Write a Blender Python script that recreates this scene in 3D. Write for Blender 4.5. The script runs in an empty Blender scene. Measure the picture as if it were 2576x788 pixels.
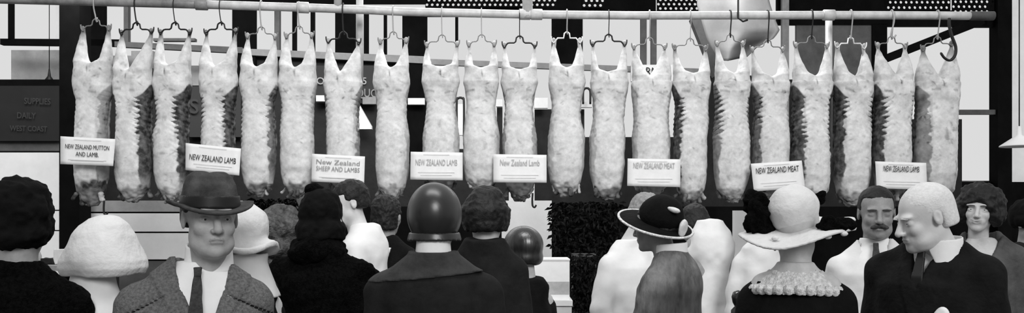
import bpy, math, random
import numpy as np
from mathutils import Vector, Matrix

random.seed(4)
SC = bpy.context.scene
COL = SC.collection
F = 2200.0; CX = 1288.0; HY = 550.0; CZ = 1.6
R = math.radians


def P(px, py, D):
    return Vector(((px - CX) / F * D, D, CZ + (HY - py) / F * D))


# ------------------------------------------------------------------ materials
MATS = {}


def mat(name, g, rough=.8, var=0.0, scale=8, bump=0.0, bscale=60, spec=.3, metal=0, stretch=None, sheen=0):
    if name in MATS:
        return MATS[name]
    m = bpy.data.materials.new(name); m.use_nodes = True
    nt = m.node_tree; n = nt.nodes; L = nt.links
    b = n['Principled BSDF']
    b.inputs['Roughness'].default_value = rough
    b.inputs['Specular IOR Level'].default_value = spec
    b.inputs['Metallic'].default_value = metal
    if sheen:
        b.inputs['Sheen Weight'].default_value = sheen
    b.inputs['Base Color'].default_value = (g, g, g, 1)
    tc = n.new('ShaderNodeTexCoord')
    src = tc.outputs['Object']
    if stretch:
        mp = n.new('ShaderNodeMapping'); mp.inputs['Scale'].default_value = stretch
        L.new(src, mp.inputs['Vector']); src = mp.outputs['Vector']
    if var:
        t = n.new('ShaderNodeTexNoise'); t.inputs['Scale'].default_value = scale
        t.inputs['Detail'].default_value = 5; t.inputs['Roughness'].default_value = .65
        L.new(src, t.inputs['Vector'])
        r = n.new('ShaderNodeValToRGB')
        lo = max(0.0, g * (1 - var)); hi = min(1.0, g * (1 + var))
        r.color_ramp.elements[0].position = .32; r.color_ramp.elements[0].color = (lo, lo, lo, 1)
        r.color_ramp.elements[1].position = .68; r.color_ramp.elements[1].color = (hi, hi, hi, 1)
        L.new(t.outputs['Fac'], r.inputs['Fac']); L.new(r.outputs['Color'], b.inputs['Base Color'])
    if bump:
        t2 = n.new('ShaderNodeTexNoise'); t2.inputs['Scale'].default_value = bscale
        t2.inputs['Detail'].default_value = 4
        L.new(src, t2.inputs['Vector'])
        bp = n.new('ShaderNodeBump'); bp.inputs['Strength'].default_value = bump
        bp.inputs['Distance'].default_value = .01
        L.new(t2.outputs['Fac'], bp.inputs['Height']); L.new(bp.outputs['Normal'], b.inputs['Normal'])
    MATS[name] = m
    return m


def meat_material():
    # fat cover (attribute 'fat' = 1) against dark lean meat (0), both mottled
    m = bpy.data.materials.new('mutton'); m.use_nodes = True
    nt = m.node_tree; n = nt.nodes; L = nt.links
    b = n['Principled BSDF']; b.inputs['Roughness'].default_value = .62; b.inputs['Specular IOR Level'].default_value = .25
    at = n.new('ShaderNodeAttribute'); at.attribute_name = 'fat'
    tc = n.new('ShaderNodeTexCoord')
    t = n.new('ShaderNodeTexNoise'); t.inputs['Scale'].default_value = 14; t.inputs['Detail'].default_value = 6; t.inputs['Roughness'].default_value = .7
    L.new(tc.outputs['Object'], t.inputs['Vector'])
    r1 = n.new('ShaderNodeValToRGB')
    for p, c in ((.25, .42), (.42, .60), (.6, .70)):
        e = r1.color_ramp.elements[0] if p == .25 else (r1.color_ramp.elements[1] if p == .6 else r1.color_ramp.elements.new(p))
        e.position = p; e.color = (c, c, c, 1)
    L.new(t.outputs['Fac'], r1.inputs['Fac'])
    t3 = n.new('ShaderNodeTexNoise'); t3.inputs['Scale'].default_value = 22; t3.inputs['Detail'].default_value = 4
    L.new(tc.outputs['Object'], t3.inputs['Vector'])
    r2 = n.new('ShaderNodeValToRGB')
    r2.color_ramp.elements[0].position = .4; r2.color_ramp.elements[0].color = (.022, .022, .022, 1)
    r2.color_ramp.elements[1].position = .8; r2.color_ramp.elements[1].color = (.20, .20, .20, 1)
    L.new(t3.outputs['Fac'], r2.inputs['Fac'])
    mx = n.new('ShaderNodeMix'); mx.data_type = 'RGBA'
    L.new(at.outputs['Fac'], mx.inputs['Factor']); L.new(r2.outputs['Color'], mx.inputs['A']); L.new(r1.outputs['Color'], mx.inputs['B'])
    L.new(mx.outputs['Result'], b.inputs['Base Color'])
    bp = n.new('ShaderNodeBump'); bp.inputs['Strength'].default_value = .35; bp.inputs['Distance'].default_value = .01
    L.new(t3.outputs['Fac'], bp.inputs['Height']); L.new(bp.outputs['Normal'], b.inputs['Normal'])
    return m


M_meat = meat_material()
M_skin = mat('skin', .50, .55, .10, 30, .08, 150, spec=.35)
M_skin_dark = mat('ruddy_skin', .30, .5, .15, 25, .1, 120)
M_skin_pale = mat('pale_skin', .58, .6, .06, 20, .06, 120)
M_lip = mat('lip', .30, .5)
M_eye = mat('eye_white', .55, .3)
M_iris = mat('iris', .03, .2)
M_brow = mat('dark_brow', .08, .8, .3, 80)
M_hair = mat('dark_hair', .008, .6, .6, 60, .25, 160, spec=.3)
M_hairw = mat('white_hair', .68, .8, .10, 70, .25, 160)
M_black = mat('black_paint_shade', .0035, .9, .4, 4, spec=.05)  # black boards and posts, plus interior darkness put into wall pieces
M_dark = mat('shade_dark_wood', .008, .7, .5, 6, .2, 30, spec=.25)  # dark wood tone that also carries the interior shade on the rear wall
M_dgrey = mat('dark_grey_paint', .075, .7, .3, 5, .1, 30, spec=.3)
M_grey = mat('grey_paint', .20, .7, .2, 6, .1, 30)
M_mgrey = mat('mid_grey_board', .32, .7, .18, 6, .1, 30)
M_pale = mat('pale_paint', .62, .6, .08, 7, .08, 30)
M_white = mat('white_paint', .78, .6, .05, 7, .05, 30)
M_pipe = mat('pale_pipe', .52, .45, .2, 10, .1, 40, spec=.4)
M_pipe2 = mat('weathered_pipe', .20, .5, .35, 10, .1, 40, spec=.4)
M_card = mat('white_card', .80, .7, .04, 20)
M_ink = mat('black_ink', .012, .8)
M_ink2 = mat('overexposed_ink', .42, .8)  # black lettering lightened, overexposed glare put into the ink colour
M_ink3 = mat('grey_ink', .27, .8)  # milder overexposure put into the ink colour
M_inkdim = mat('dull_lettering', .035, .8)
M_iron = mat('dark_iron', .008, .5, spec=.3)
M_steel = mat('tinned_steel', .62, .35, .1, 30, spec=.7, metal=.3)
M_tweed = mat('grey_tweed', .135, .95, .42, 130, .5, 260, spec=.1)
M_felt = mat('grey_felt', .060, .9, .45, 16, .2, 200, spec=.12)
M_band = mat('black_ribbon', .012, .5)
M_tie = mat('dark_tie', .045, .8, .4, 90, spec=.15)
M_shirt = mat('white_cotton', .84, .8, .03, 20, .1, 50)
M_coatw = mat('white_work_coat', .74, .85, .05, 9, .5, 9, spec=.15)
M_blackcloth = mat('black_cloth', .004, .9, .5, 12, .3, 60, spec=.12)
M_darkcloth = mat('charcoal_cloth', .013, .9, .3, 12, .4, 30, spec=.12)
M_navy = mat('charcoal_wool', .009, .9, .35, 14, .4, 60, spec=.12)
M_fur = mat('black_fur', .003, .95, .8, 90, 1.0, 200, spec=.05)
M_greyfur = mat('grey_fur', .075, .9, .8, 30, 1.0, 90, spec=.15)
M_satin = mat('dark_satin', .014, .34, .3, 6, .05, 20, spec=.7)
M_cardigan = mat('knitted_wool', .16, .9, .5, 14, .6, 70, spec=.15, stretch=(1, 1, .28))
M_greycoat = mat('grey_coat', .075, .9, .35, 10, .4, 50, spec=.12)
M_straw = mat('white_cloth_hat', .66, .8, .05, 25, .35, 60)
M_lace = mat('lace', .68, .8, .30, 70, .8, 120)
M_green = mat('dark_foliage', .007, .8, .9, 30, spec=.08)
M_canvas = mat('canvas', .17, .85, .10, 5, .2, 20)


# ------------------------------------------------------------------ object helpers
def props(o, label=None, cat=None, group=None, kind=None):
    if label: o['label'] = label
    if cat: o['category'] = cat
    if group: o['group'] = group
    if kind: o['kind'] = kind
    return o


def empty(name, loc, label, cat, group=None, rz=0.0):
    o = bpy.data.objects.new(name, None); COL.objects.link(o)
    o.location = loc; o.rotation_euler = (0, 0, rz); o.empty_display_size = .1
    return props(o, label, cat, group)


def mk(name, V, Fc, mats, parent=None, smooth=True, fat=None, midx=None, loc=None):
    V = np.asarray(V, dtype=np.float32).reshape(-1, 3)
    me = bpy.data.meshes.new(name)
    if isinstance(Fc, np.ndarray) and Fc.ndim == 2:
        nf, k = Fc.shape
        me.vertices.add(len(V)); me.vertices.foreach_set('co', V.ravel())
        me.loops.add(nf * k); me.loops.foreach_set('vertex_index', Fc.astype(np.int32).ravel())
        me.polygons.add(nf); me.polygons.foreach_set('loop_start', np.arange(0, nf * k, k, dtype=np.int32))
        me.update(calc_edges=True); me.validate()
    else:
        me.from_pydata([tuple(map(float, v)) for v in V], [], [tuple(map(int, f)) for f in Fc])
    if not isinstance(mats, (list, tuple)): mats = [mats]
    for m in mats: me.materials.append(m)
    if midx is not None:
        me.polygons.foreach_set('material_index', np.asarray(midx, dtype=np.int32))
    if smooth:
        me.polygons.foreach_set('use_smooth', [True] * len(me.polygons))
    if fat is not None:
        a = me.attributes.new('fat', 'FLOAT', 'POINT'); a.data.foreach_set('value', np.asarray(fat, dtype=np.float32))
    me.update()
    o = bpy.data.objects.new(name, me); COL.objects.link(o)
    if parent is not None: o.parent = parent
    if loc is not None: o.location = loc
    return o


class MB:
    """collects loose shapes that belong to ONE object"""
    def __init__(s): s.V = []; s.F = []

    def add(s, V, Fc):
        k = len(s.V); s.V += [tuple(v) for v in V]; s.F += [tuple(i + k for i in f) for f in Fc]; return s

    def box(s, c, h, M=None):
        v = []
        for i in (-1, 1):
            for j in (-1, 1):
                for k in (-1, 1):
                    p = Vector((i * h[0], j * h[1], k * h[2]))
                    if M is not None: p = M @ p
                    v.append(p + Vector(c))
        return s.add(v, [(0, 1, 3, 2), (4, 6, 7, 5), (0, 4, 5, 1), (2, 3, 7, 6), (0, 2, 6, 4), (1, 5, 7, 3)])

    def tube(s, pts, r, n=10, caps=True):
        pts = [Vector(p) for p in pts]
        rs = r if isinstance(r, (list, tuple)) else [r] * len(pts)
        V = []; Fc = []
        up = None
        for i, p in enumerate(pts):
            a = pts[max(0, i - 1)]; b = pts[min(len(pts) - 1, i + 1)]
            t = (b - a).normalized()
            if up is None:
                up = t.orthogonal().normalized()
            up = (up - t * up.dot(t))
            if up.length < 1e-6: up = t.orthogonal()
            up.normalize(); w = t.cross(up)
            for k in range(n):
                an = 2 * math.pi * k / n
                V.append(p + (up * math.cos(an) + w * math.sin(an)) * rs[i])
        for i in range(len(pts) - 1):
            for k in range(n):
                Fc.append((i * n + k, i * n + (k + 1) % n, (i + 1) * n + (k + 1) % n, (i + 1) * n + k))
        if caps:
            Fc.append(tuple(range(n - 1, -1, -1))); Fc.append(tuple(range((len(pts) - 1) * n, len(pts) * n)))
        return s.add(V, Fc)

    def ball(s, c, r, n=12):
        r = r if isinstance(r, (tuple, list)) else (r, r, r)
        V = [(c[0], c[1], c[2] + r[2])]; m = n // 2
        for i in range(1, m):
            for k in range(n):
                a = math.pi * i / m; b = 2 * math.pi * k / n
                V.append((c[0] + r[0] * math.sin(a) * math.cos(b), c[1] + r[1] * math.sin(a) * math.sin(b), c[2] + r[2] * math.cos(a)))
        V.append((c[0], c[1], c[2] - r[2])); e = len(V) - 1; Fc = []
        for k in range(n):
            Fc.append((0, 1 + k, 1 + (k + 1) % n)); Fc.append((e, e - n + (k + 1) % n, e - n + k))
        for i in range(m - 2):
            for k in range(n):
                a = 1 + i * n + k; b = 1 + i * n + (k + 1) % n
                Fc.append((a, a + n, b + n, b))
        return s.add(V, Fc)

    def lathe(s, prof, c=(0, 0, 0), n=24):
        V = []; Fc = []
        for r, z in prof:
            for k in range(n):
                a = 2 * math.pi * k / n
                V.append((c[0] + r * math.cos(a), c[1] + r * math.sin(a), c[2] + z))
        for i in range(len(prof) - 1):
            for k in range(n):
                Fc.append((i * n + k, i * n + (k + 1) % n, (i + 1) * n + (k + 1) % n, (i + 1) * n + k))
        Fc.append(tuple(range(n - 1, -1, -1))); Fc.append(tuple(range((len(prof) - 1) * n, len(prof) * n)))
        return s.add(V, Fc)

    def build(s, name, m, parent=None, smooth=False, loc=None):
        return mk(name, s.V, s.F, m, parent, smooth, loc=loc)


def spline(pts, n=6):
    pts = [Vector(p) for p in pts]; out = []
    for i in range(len(pts) - 1):
        p0 = pts[max(0, i - 1)]; p1 = pts[i]; p2 = pts[i + 1]; p3 = pts[min(len(pts) - 1, i + 2)]
        for k in range(n):
            t = k / n
            out.append(.5 * ((2 * p1) + (p2 - p0) * t + (2 * p0 - 5 * p1 + 4 * p2 - p3) * t * t + (3 * p1 - p0 - 3 * p2 + p3) * t ** 3))
    out.append(pts[-1]); return out


# ------------------------------------------------------------------ distance-field modelling
def grid(lo, hi, h):
    ax = [np.arange(lo[i], hi[i] + h, h, dtype=np.float32) for i in range(3)]
    return ax[0][:, None, None], ax[1][None, :, None], ax[2][None, None, :]


def ell(X, Y, Z, c, r, rot=None):
    x = X - c[0]; y = Y - c[1]; z = Z - c[2]
    if rot is not None:
        m = rot
        x, y, z = (m[0][0] * x + m[1][0] * y + m[2][0] * z, m[0][1] * x + m[1][1] * y + m[2][1] * z, m[0][2] * x + m[1][2] * y + m[2][2] * z)
    k0 = np.sqrt((x / r[0]) ** 2 + (y / r[1]) ** 2 + (z / r[2]) ** 2) + 1e-6
    k1 = np.sqrt((x / r[0] ** 2) ** 2 + (y / r[1] ** 2) ** 2 + (z / r[2] ** 2) ** 2) + 1e-6
    return k0 * (k0 - 1) / k1


def cap(X, Y, Z, a, b, ra, rb):
    d = [b[i] - a[i] for i in range(3)]; dd = sum(q * q for q in d) + 1e-9
    px, py, pz = X - a[0], Y - a[1], Z - a[2]
    t = np.clip((px * d[0] + py * d[1] + pz * d[2]) / dd, 0, 1)
    return np.sqrt((px - t * d[0]) ** 2 + (py - t * d[1]) ** 2 + (pz - t * d[2]) ** 2) - (ra + (rb - ra) * t)


def loft(X, Y, Z, zs, rx, ry, cx=0.0, cy=0.0, e=2.0):
    z1 = Z.reshape(-1)
    fx = np.interp(z1, zs, rx).astype(np.float32)[None, None, :]
    fy = np.interp(z1, zs, ry).astype(np.float32)[None, None, :]
    if isinstance(cx, (list, tuple)): cx = np.interp(z1, zs, cx).astype(np.float32)[None, None, :]
    if isinstance(cy, (list, tuple)): cy = np.interp(z1, zs, cy).astype(np.float32)[None, None, :]
    q = (np.abs((X - cx) / fx) ** e + np.abs((Y - cy) / fy) ** e) ** (1 / e)
    d = (q - 1) * np.minimum(fx, fy)
    return np.maximum(d, np.maximum(Z - zs[-1], zs[0] - Z))


def smin(a, b, k):
    h = np.clip(.5 + .5 * (b - a) / k, 0, 1)
    return b + (a - b) * h - k * h * (1 - h)


def smax(a, b, k): return -smin(-a, -b, k)


def surfnet(f, lo, h):
    lo = np.array(lo, dtype=np.float32)
    f = np.pad(f, 1, constant_values=1.0); lo = lo - h
    f = np.where(np.abs(f) < 1e-7, 1e-7, f)
    s = f < 0
    nx, ny, nz = f.shape
    cs = [(i, j, k) for i in (0, 1) for j in (0, 1) for k in (0, 1)]
    cnt = sum(s[i:nx - 1 + i, j:ny - 1 + j, k:nz - 1 + k].astype(np.int8) for i, j, k in cs)
    act = (cnt > 0) & (cnt < 8)
    idx = np.argwhere(act)
    vid = -np.ones(act.shape, dtype=np.int64); vid[act] = np.arange(len(idx))
    val = {c: f[idx[:, 0] + c[0], idx[:, 1] + c[1], idx[:, 2] + c[2]] for c in cs}
    acc = np.zeros((len(idx), 3), dtype=np.float32); n = np.zeros(len(idx), dtype=np.float32)
    for c in cs:
        for ax in range(3):
            if c[ax] == 0:
                d = list(c); d[ax] = 1; d = tuple(d)
                a, b = val[c], val[d]; m = (a < 0) != (b < 0)
                t = np.where(m, a / np.where(m, a - b, 1), 0)
                p = np.tile(np.array(c, dtype=np.float32), (len(idx), 1)); p[:, ax] += t
                acc[m] += p[m]; n[m] += 1
    V = lo + h * (idx + acc / n[:, None])
    Q = []
    for ax in range(3):
        o = [0, 0, 0]; o[ax] = 1
        a = s[:nx - o[0], :ny - o[1], :nz - o[2]]; b = s[o[0]:, o[1]:, o[2]:]
        u, v = (ax + 1) % 3, (ax + 2) % 3
        e = np.argwhere(a != b)
        e = e[(e[:, u] > 0) & (e[:, v] > 0)]
        inside = a[e[:, 0], e[:, 1], e[:, 2]]
        q = []
        for du, dv in ((-1, -1), (0, -1), (0, 0), (-1, 0)):
            w = e.copy(); w[:, u] += du; w[:, v] += dv
            ok = np.minimum(w, np.array(vid.shape) - 1)
            q.append(vid[ok[:, 0], ok[:, 1], ok[:, 2]])
        q = np.stack(q, 1)
        q[~inside] = q[~inside][:, ::-1]
        Q.append(q[(q >= 0).all(1)])
    return V, np.concatenate(Q)


_rng = np.random.RandomState(7)
_LAT = _rng.rand(32, 32, 32).astype(np.float32) * 2 - 1


def vnoise(V, fr, seed=0):
    p = V * fr + seed * 7.31
    i = np.floor(p).astype(int); t = p - i; t = t * t * (3 - 2 * t); i &= 31; j = (i + 1) & 31
    r = 0
    for a in (0, 1):
        for b in (0, 1):
            for c in (0, 1):
                w = (t[:, 0] if a else 1 - t[:, 0]) * (t[:, 1] if b else 1 - t[:, 1]) * (t[:, 2] if c else 1 - t[:, 2])
                r = r + w * _LAT[(j if a else i)[:, 0], (j if b else i)[:, 1], (j if c else i)[:, 2]]
    return r


def normals(V, Q):
    n = np.cross(V[Q[:, 2]] - V[Q[:, 0]], V[Q[:, 3]] - V[Q[:, 1]])
    N = np.zeros_like(V)
    for k in range(4): np.add.at(N, Q[:, k], n)
    return N / (np.linalg.norm(N, axis=1, keepdims=True) + 1e-9)


def rough_up(V, Q, amps):
    N = normals(V, Q); d = 0
    for a, fr, sd in amps: d = d + a * vnoise(V, fr, sd)
    return V + N * d[:, None]


def field(name, fn, lo, hi, h, m, parent=None, amps=None, T=None, **kw):
    X, Y, Z = grid(lo, hi, h)
    f = np.broadcast_to(fn(X, Y, Z), (X.shape[0], Y.shape[1], Z.shape[2]))
    V, Q = surfnet(f, lo, h)
    if len(V) == 0: return None
    if amps: V = rough_up(V, Q, amps)
    if T is not None: V = xf(V, T)
    return mk(name, V, Q, m, parent, **kw)


def xf(V, T):
    A = np.array(T)[:3, :3]; b = np.array(T)[:3, 3]
    return (V @ A.T + b).astype(np.float32)


# ------------------------------------------------------------------ setting
def wallD(px):
    t = (px - CX) / F
    return 9.43 / (1 - .2735 * t)


def onwall(px, py, off=0.0): return P(px, py, wallD(px) - off)


def slab(mb, x0, y0, x1, y1, th=.06, off=0.0, y0b=None, y1b=None):
    """upright slab standing on the window wall: corners given where they stand"""
    y0b = y0 if y0b is None else y0b; y1b = y1 if y1b is None else y1b
    c = [onwall(x0, y0, off), onwall(x1, y0b, off), onwall(x1, y1b, off), onwall(x0, y1, off)]
    b = [p + Vector((0, th, 0)) for p in c]
    mb.add(c + b, [(0, 3, 2, 1), (4, 5, 6, 7), (0, 1, 5, 4), (1, 2, 6, 5), (2, 3, 7, 6), (3, 0, 4, 7)])
    return mb


def sthing(name, m, args, label=None, cat=None, kind=None, parent=None, group=None):
    mb = MB()
    for a in args: slab(mb, *a[0], **(a[1] if len(a) > 1 else {}))
    o = mb.build(name, m, parent)
    return props(o, label, cat, group, kind)


def dslab(name, m, x0, y0, x1, y1, D, th=.05, label=None, cat=None, kind=None, parent=None, group=None):
    a = P(x0, y0, D); b = P(x1, y1, D)
    mb = MB().box(((a.x + b.x) / 2, D + th / 2, (a.z + b.z) / 2), (abs(b.x - a.x) / 2, th / 2, abs(a.z - b.z) / 2))
    o = mb.build(name, m, parent)
    return props(o, label, cat, group, kind)


def box_floor(name, m, x0, y0, x1, D, depth, **kw):
    """closed box from the floor up to pixel row y0"""
    a = P(x0, y0, D); b = P(x1, y0, D)
    o = MB().box(((a.x + b.x) / 2, D + depth / 2, a.z / 2), ((b.x - a.x) / 2, depth / 2, a.z / 2)).build(name, m)
    return props(o, **kw)


floor = MB().box((0, 5, -.05), (9, 9, .05)).build('floor', mat('stone_floor', .12, .8, .4, 3, .3, 20)); props(floor, kind='structure')


def build_setting():
    S = dict(kind='structure')
    # header above the windows (black boards), split where the pierced screens sit
    sthing('wall_back', M_black, [((165, -60, 1070, 8),), ((165, 8, 262, 345),),
                                  ((1070, -60, 1765, -14),), ((1400, -14, 1465, 40),), ((1520, -14, 1650, 42),),
                                  ((1070, 18, 1400, 40),), ((1465, 20, 1520, 42),), ((1650, 27, 1765, 42),),
                                  ((1955, -60, 2232, 62),), ((2232, -60, 2505, -12),), ((2232, 26, 2400, 66),), ((2400, 48, 2515, 68),),
                                  ((2495, -12, 2515, 50),)], **S)
    sthing('trim_1', M_black, [((584, 5, 642, 225), dict(off=.03)), ((1012, 30, 1074, 400), dict(off=.03)), ((1388, 40, 1466, 215), dict(off=.03)),
                               ((735, 12, 744, 130),), ((781, 14, 790, 135),), ((843, 20, 893, 150),), ((915, 25, 926, 150),), ((965, 28, 972, 150),),
                               ((1145, 30, 1152, 158),), ((2194, 60, 2232, 330),), ((2510, -60, 2546, 640), dict(off=.1, th=.2)),
                               ((20, -60, 28, 100),), ((0, 97, 300, 112), dict(y0b=99, y1b=116))], **S)
    # sloping-in-view glazing bar
    sthing('trim_2', M_dgrey, [((288, 104, 610, 117), dict(y0b=119, y1b=134, off=.05))], **S)
    sthing('trim_3', M_grey, [((610, 122, 1075, 138), dict(y0b=142, y1b=160, off=.05)), ((1075, 148, 1800, 162), dict(y0b=174, y1b=188, off=.05))], **S)
    sthing('trim_4', M_dgrey, [((311, 5, 322, 112),), ((690, 10, 703, 132),), ((1612, 30, 1627, 165),), ((1638, 30, 1652, 165),), ((2405, 276, 2512, 288), dict(off=.05)), ((385, 96, 490, 103), dict(off=.1))], **S)
    sthing('trim_5', M_grey, [((1968, -60, 1985, 330), dict(off=.1))], **S)
    # boarding behind the carcasses, under the glazing bar, interior shade put into its colour
    sthing('wall_rear', M_dark, [((600, 136, 1068, 520), dict(off=-.05, y0b=158)), ((380, 215, 600, 520), dict(off=-.05)), ((262, 170, 380, 520), dict(off=-.05)),
                                 ((1775, 190, 1960, 520), dict(off=-.05)), ((1700, 262, 1775, 520), dict(off=-.05)), ((1960, 200, 2235, 520), dict(off=-.05)), ((2235, 300, 2420, 520), dict(off=-.05)),
                                 ((1068, 375, 1280, 520), dict(off=-.05)), ((1250, 270, 1264, 375), dict(off=-.05)), ((1345, 275, 1470, 520), dict(off=-.05)), ((1470, 345, 1700, 520), dict(off=-.05))], **S)
    sthing('wall_lower', M_black, [((585, 520, 1280, 1100), dict(off=-.05)), ((1380, 520, 1850, 1100), dict(off=-.05)), ((1850, 520, 2420, 620), dict(off=-.05)), ((2420, 458, 2640, 1100), dict(off=-.05)), ((1960, 620, 2420, 1100), dict(off=-.05))], **S)  # darkness of the lower interior put into the wall colour
    sthing('wall_panel', M_mgrey, [((2004, 62, 2078, 205), dict(off=-.02)), ((2094, 62, 2194, 205), dict(off=-.02))], **S).data.materials[0] = M_dgrey
    sthing('wall_side', M_mgrey, [((28, 126, 165, 205), dict(off=-.4)), ((268, 140, 330, 200), dict(off=-.4)), ((330, 128, 385, 200), dict(off=-.4)), ((470, 165, 515, 215), dict(off=-.4))], **S)
    sthing('wall_far', M_white, [((1150, 262, 1166, 340), dict(off=-.3)), ((2546, -60, 2640, 458), dict(off=-.3)), ((140, 8, 166, 98), dict(off=-.4))], **S)
    for x0, x1, y0, y1 in ((2420, 2520, 455, 470),):
        sthing('trim_6', M_dgrey, [((x0, y0, x1, y1), dict(off=-.25))], **S)
    # left: bottom bar, board with dull writing, white boarded counter
    sthing('trim_7', M_black, [((-60, 200, 168, 218), dict(off=.05))], **S)
    bd = sthing('notice_board', M_black, [((-60, 216, 152, 355), dict(off=.1))], 'black notice board with dull painted lettering about supplies', 'sign')
    bd.data.materials[0] = mat('board_black', .006, .7, .3, 5)
    for t, x, y, hh in (('SUPPLIES', 94, 253, 17), ('DAILY', 66, 289, 17), ('WEST COAST', 72, 321, 15)):
        text('lettering', t, hh * wallD(x) / F * 1.25, M_inkdim, bd, onwall(x, y + 9, .125), bold=.01, ws=.72)
    sthing('trim_8', M_dgrey, [((-60, 355, 152, 384), dict(off=.05)), ((200, 210, 300, 216), dict(off=.05))], **S)
    # dark post
    dslab('timber_post', M_black, 149, -60, 200, 1150, 7.25, .2, 'black timber post behind the leftmost carcass', 'post')
    # white counters (boards)
    ct = empty('boarded_counter', (-3.9, 7.7, 0), 'white horizontally boarded stall front on the far left', 'stall front')
    for k, (y0, y1) in enumerate(((384, 528), (531, 579), (582, 655), (658, 1100))):
        a = P(-80, y0, 7.6); b = P(148, y1, 7.6)
        o = MB().box(((a.x + b.x) / 2 + 3.9, (7.63 - 7.7), (a.z + b.z) / 2), ((b.x - a.x) / 2, .03, (a.z - b.z) / 2)).build('board', M_white, ct)
    ct = empty('boarded_counter', (-3.0, 7.7, 0), 'white horizontally boarded counter behind the man in the hat', 'counter')
    for k, (y0, y1, m) in enumerate(((505, 533, M_mgrey), (537, 583, M_white), (587, 653, M_white), (657, 1080, M_dgrey))):
        a = P(200, y0, 7.6); b = P(586, y1, 7.6)
        MB().box(((a.x + b.x) / 2 + 3.0, -.07, (a.z + b.z) / 2), ((b.x - a.x) / 2, .03, (a.z - b.z) / 2)).build('board', m, ct)
    dslab('wall_counter_back', M_black, -90, 380, 200, 1150, 7.68, .04, kind='structure'); dslab('wall_counter_core', M_black, 200, 507, 592, 1150, 7.68, .04, kind='structure')
    # centre: pale wall panel
    dslab('wall_middle', M_white, 1262, 505, 1388, 1100, 7.9, .08, kind='structure')
    dslab('wall_end', M_white, 1848, 530, 1965, 1100, 7.9, .08, kind='structure')
    # pierced screens
    def pierced(x0, y0, x1, y1, label):
        D = wallD((x0 + x1) / 2) - .05
        a = P(x0, y0, D); b = P(x1, y1, D)
        W = b.x - a.x; H = a.z - b.z; step = 13.4 * D / F
        nx = max(1, round(W / step)); nz = max(1, round(H / (step * .9)))
        sx, sz = W / nx, H / nz; mb = MB()
        for j in range(nz):
            for i in range(nx):
                ox = a.x + (i + .5) * sx; oz = a.z - (j + .5) * sz
                sh = .18 * sx * (1 if j % 2 else -1)
                V = []
                for k in range(8):
                    an = math.pi / 4 * k
                    c, s = math.cos(an), math.sin(an); q = max(abs(c), abs(s))
                    V.append((ox + c / q * sx / 2, D, oz + s / q * sz / 2))
                for k in range(8):
                    an = math.pi / 4 * k
                    V.append((ox + sh + math.cos(an) * sx * .27, D, oz + math.sin(an) * sx * .27))
                mb.add(V, [(k, 8 + k, 8 + (k + 1) % 8, (k + 1) % 8) for k in range(8)])
        o = mb.build('pierced_screen', M_black)
        sd = o.modifiers.new('solid', 'SOLIDIFY'); sd.thickness = .01
        props(o, label, 'screen', 'pierced metal screens above the meat rail')
    pierced(1070, -16, 1400, 18, 'black pierced metal screen above the rail, over the centre carcasses')
    pierced(1465, -16, 1520, 20, 'small black pierced metal screen between two black boards above the rail')
    pierced(1652, -16, 1757, 27, 'black pierced metal screen above the rail beside the hanging canvas')
    pierced(2230, -14, 2390, 26, 'black pierced metal screen over the right window, left of its neighbour')
    pierced(2394, -14, 2500, 48, 'deep black pierced metal screen at the right corner beside the black post')
    # hanging canvas
    poly = [(1757, -40), (1925, -40), (1938, 12), (1962, 78), (1948, 98), (1890, 135), (1868, 150), (1800, 140), (1786, 70), (1752, 22)]
    Dc = 7.4
    nU, nV = 26, 26; V = []; Fc = []
    def xr(y):
        pts = [(-40, 1757, 1925), (12, 1754, 1938), (50, 1764, 1950), (78, 1772, 1962), (98, 1778, 1948), (120, 1788, 1905), (150, 1806, 1872)]
        for q in range(len(pts) - 1):
            if pts[q][0] <= y <= pts[q + 1][0]:
                t = (y - pts[q][0]) / (pts[q + 1][0] - pts[q][0])
                return pts[q][1] + t * (pts[q + 1][1] - pts[q][1]), pts[q][2] + t * (pts[q + 1][2] - pts[q][2])
        return pts[-1][1:]
    for j in range(nV + 1):
        y = -40 + 190 * j / nV; l, r = xr(y)
        for i in range(nU + 1):
            u = i / nU
            V.append(P(l + (r - l) * u, y + 3 * math.sin(u * 5) * (j / nV), Dc + .08 * math.sin(u * 7 + j * .08) - .1 * math.sin(math.pi * u)))
    for j in range(nV):
        for i in range(nU):
            q = j * (nU + 1) + i; Fc.append((q, q + nU + 1, q + nU + 2, q + 1))
    o = mk('hanging_canvas', V, Fc, M_canvas); sd = o.modifiers.new('solid', 'SOLIDIFY'); sd.thickness = .012
    props(o, 'large sagging grey canvas sheet draped behind the rail', 'canvas')
    # raking props
    def beam(a, b, w, label, name='raking_beam', m=M_dark, D0=8.2, D1=8.2):
        pa, pb = P(*a, D0), P(*b, D1); d = (pb - pa); L = d.length
        rot = d.to_track_quat('Z', 'Y').to_matrix()
        MBx = MB().box((pa + pb) / 2, (w / 2, w / 2, L / 2), rot)
        return props(MBx.build(name, m), label, 'beam')
    beam((1748, 45), (1806, 190), .10, 'dark sloping timber beam beside the canvas sheet', m=M_dgrey)
    beam((2205, 157), (2470, 52), .075, 'dark sloping iron bar crossing the right-hand window', m=M_black)
    # small things between carcasses on the rear wall
    sg = sthing('lettered_board', M_white, [((1588, 163, 1700, 205), dict(off=.2))], 'white board with bold black letters partly hidden behind carcasses', 'sign')
    text('lettering', 'ORMT', .135, M_ink, sg, onwall(1638, 191, .23), bold=0.0, ws=.85)
    o = sthing('dark_poster', mat('poster_black', .02, .7), [((470, 218, 606, 345), dict(off=.05))], 'dark poster with a dim capital S, between two carcasses', 'poster')
    text('lettering', 'S', .20, M_inkdim, o, onwall(488, 285, .08), bold=.01)
    o = sthing('painted_window_board', mat('poster_black', .02, .7), [((795, 165, 945, 260), dict(off=.05))], 'black board with white painted letters behind the carcasses', 'sign')
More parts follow.
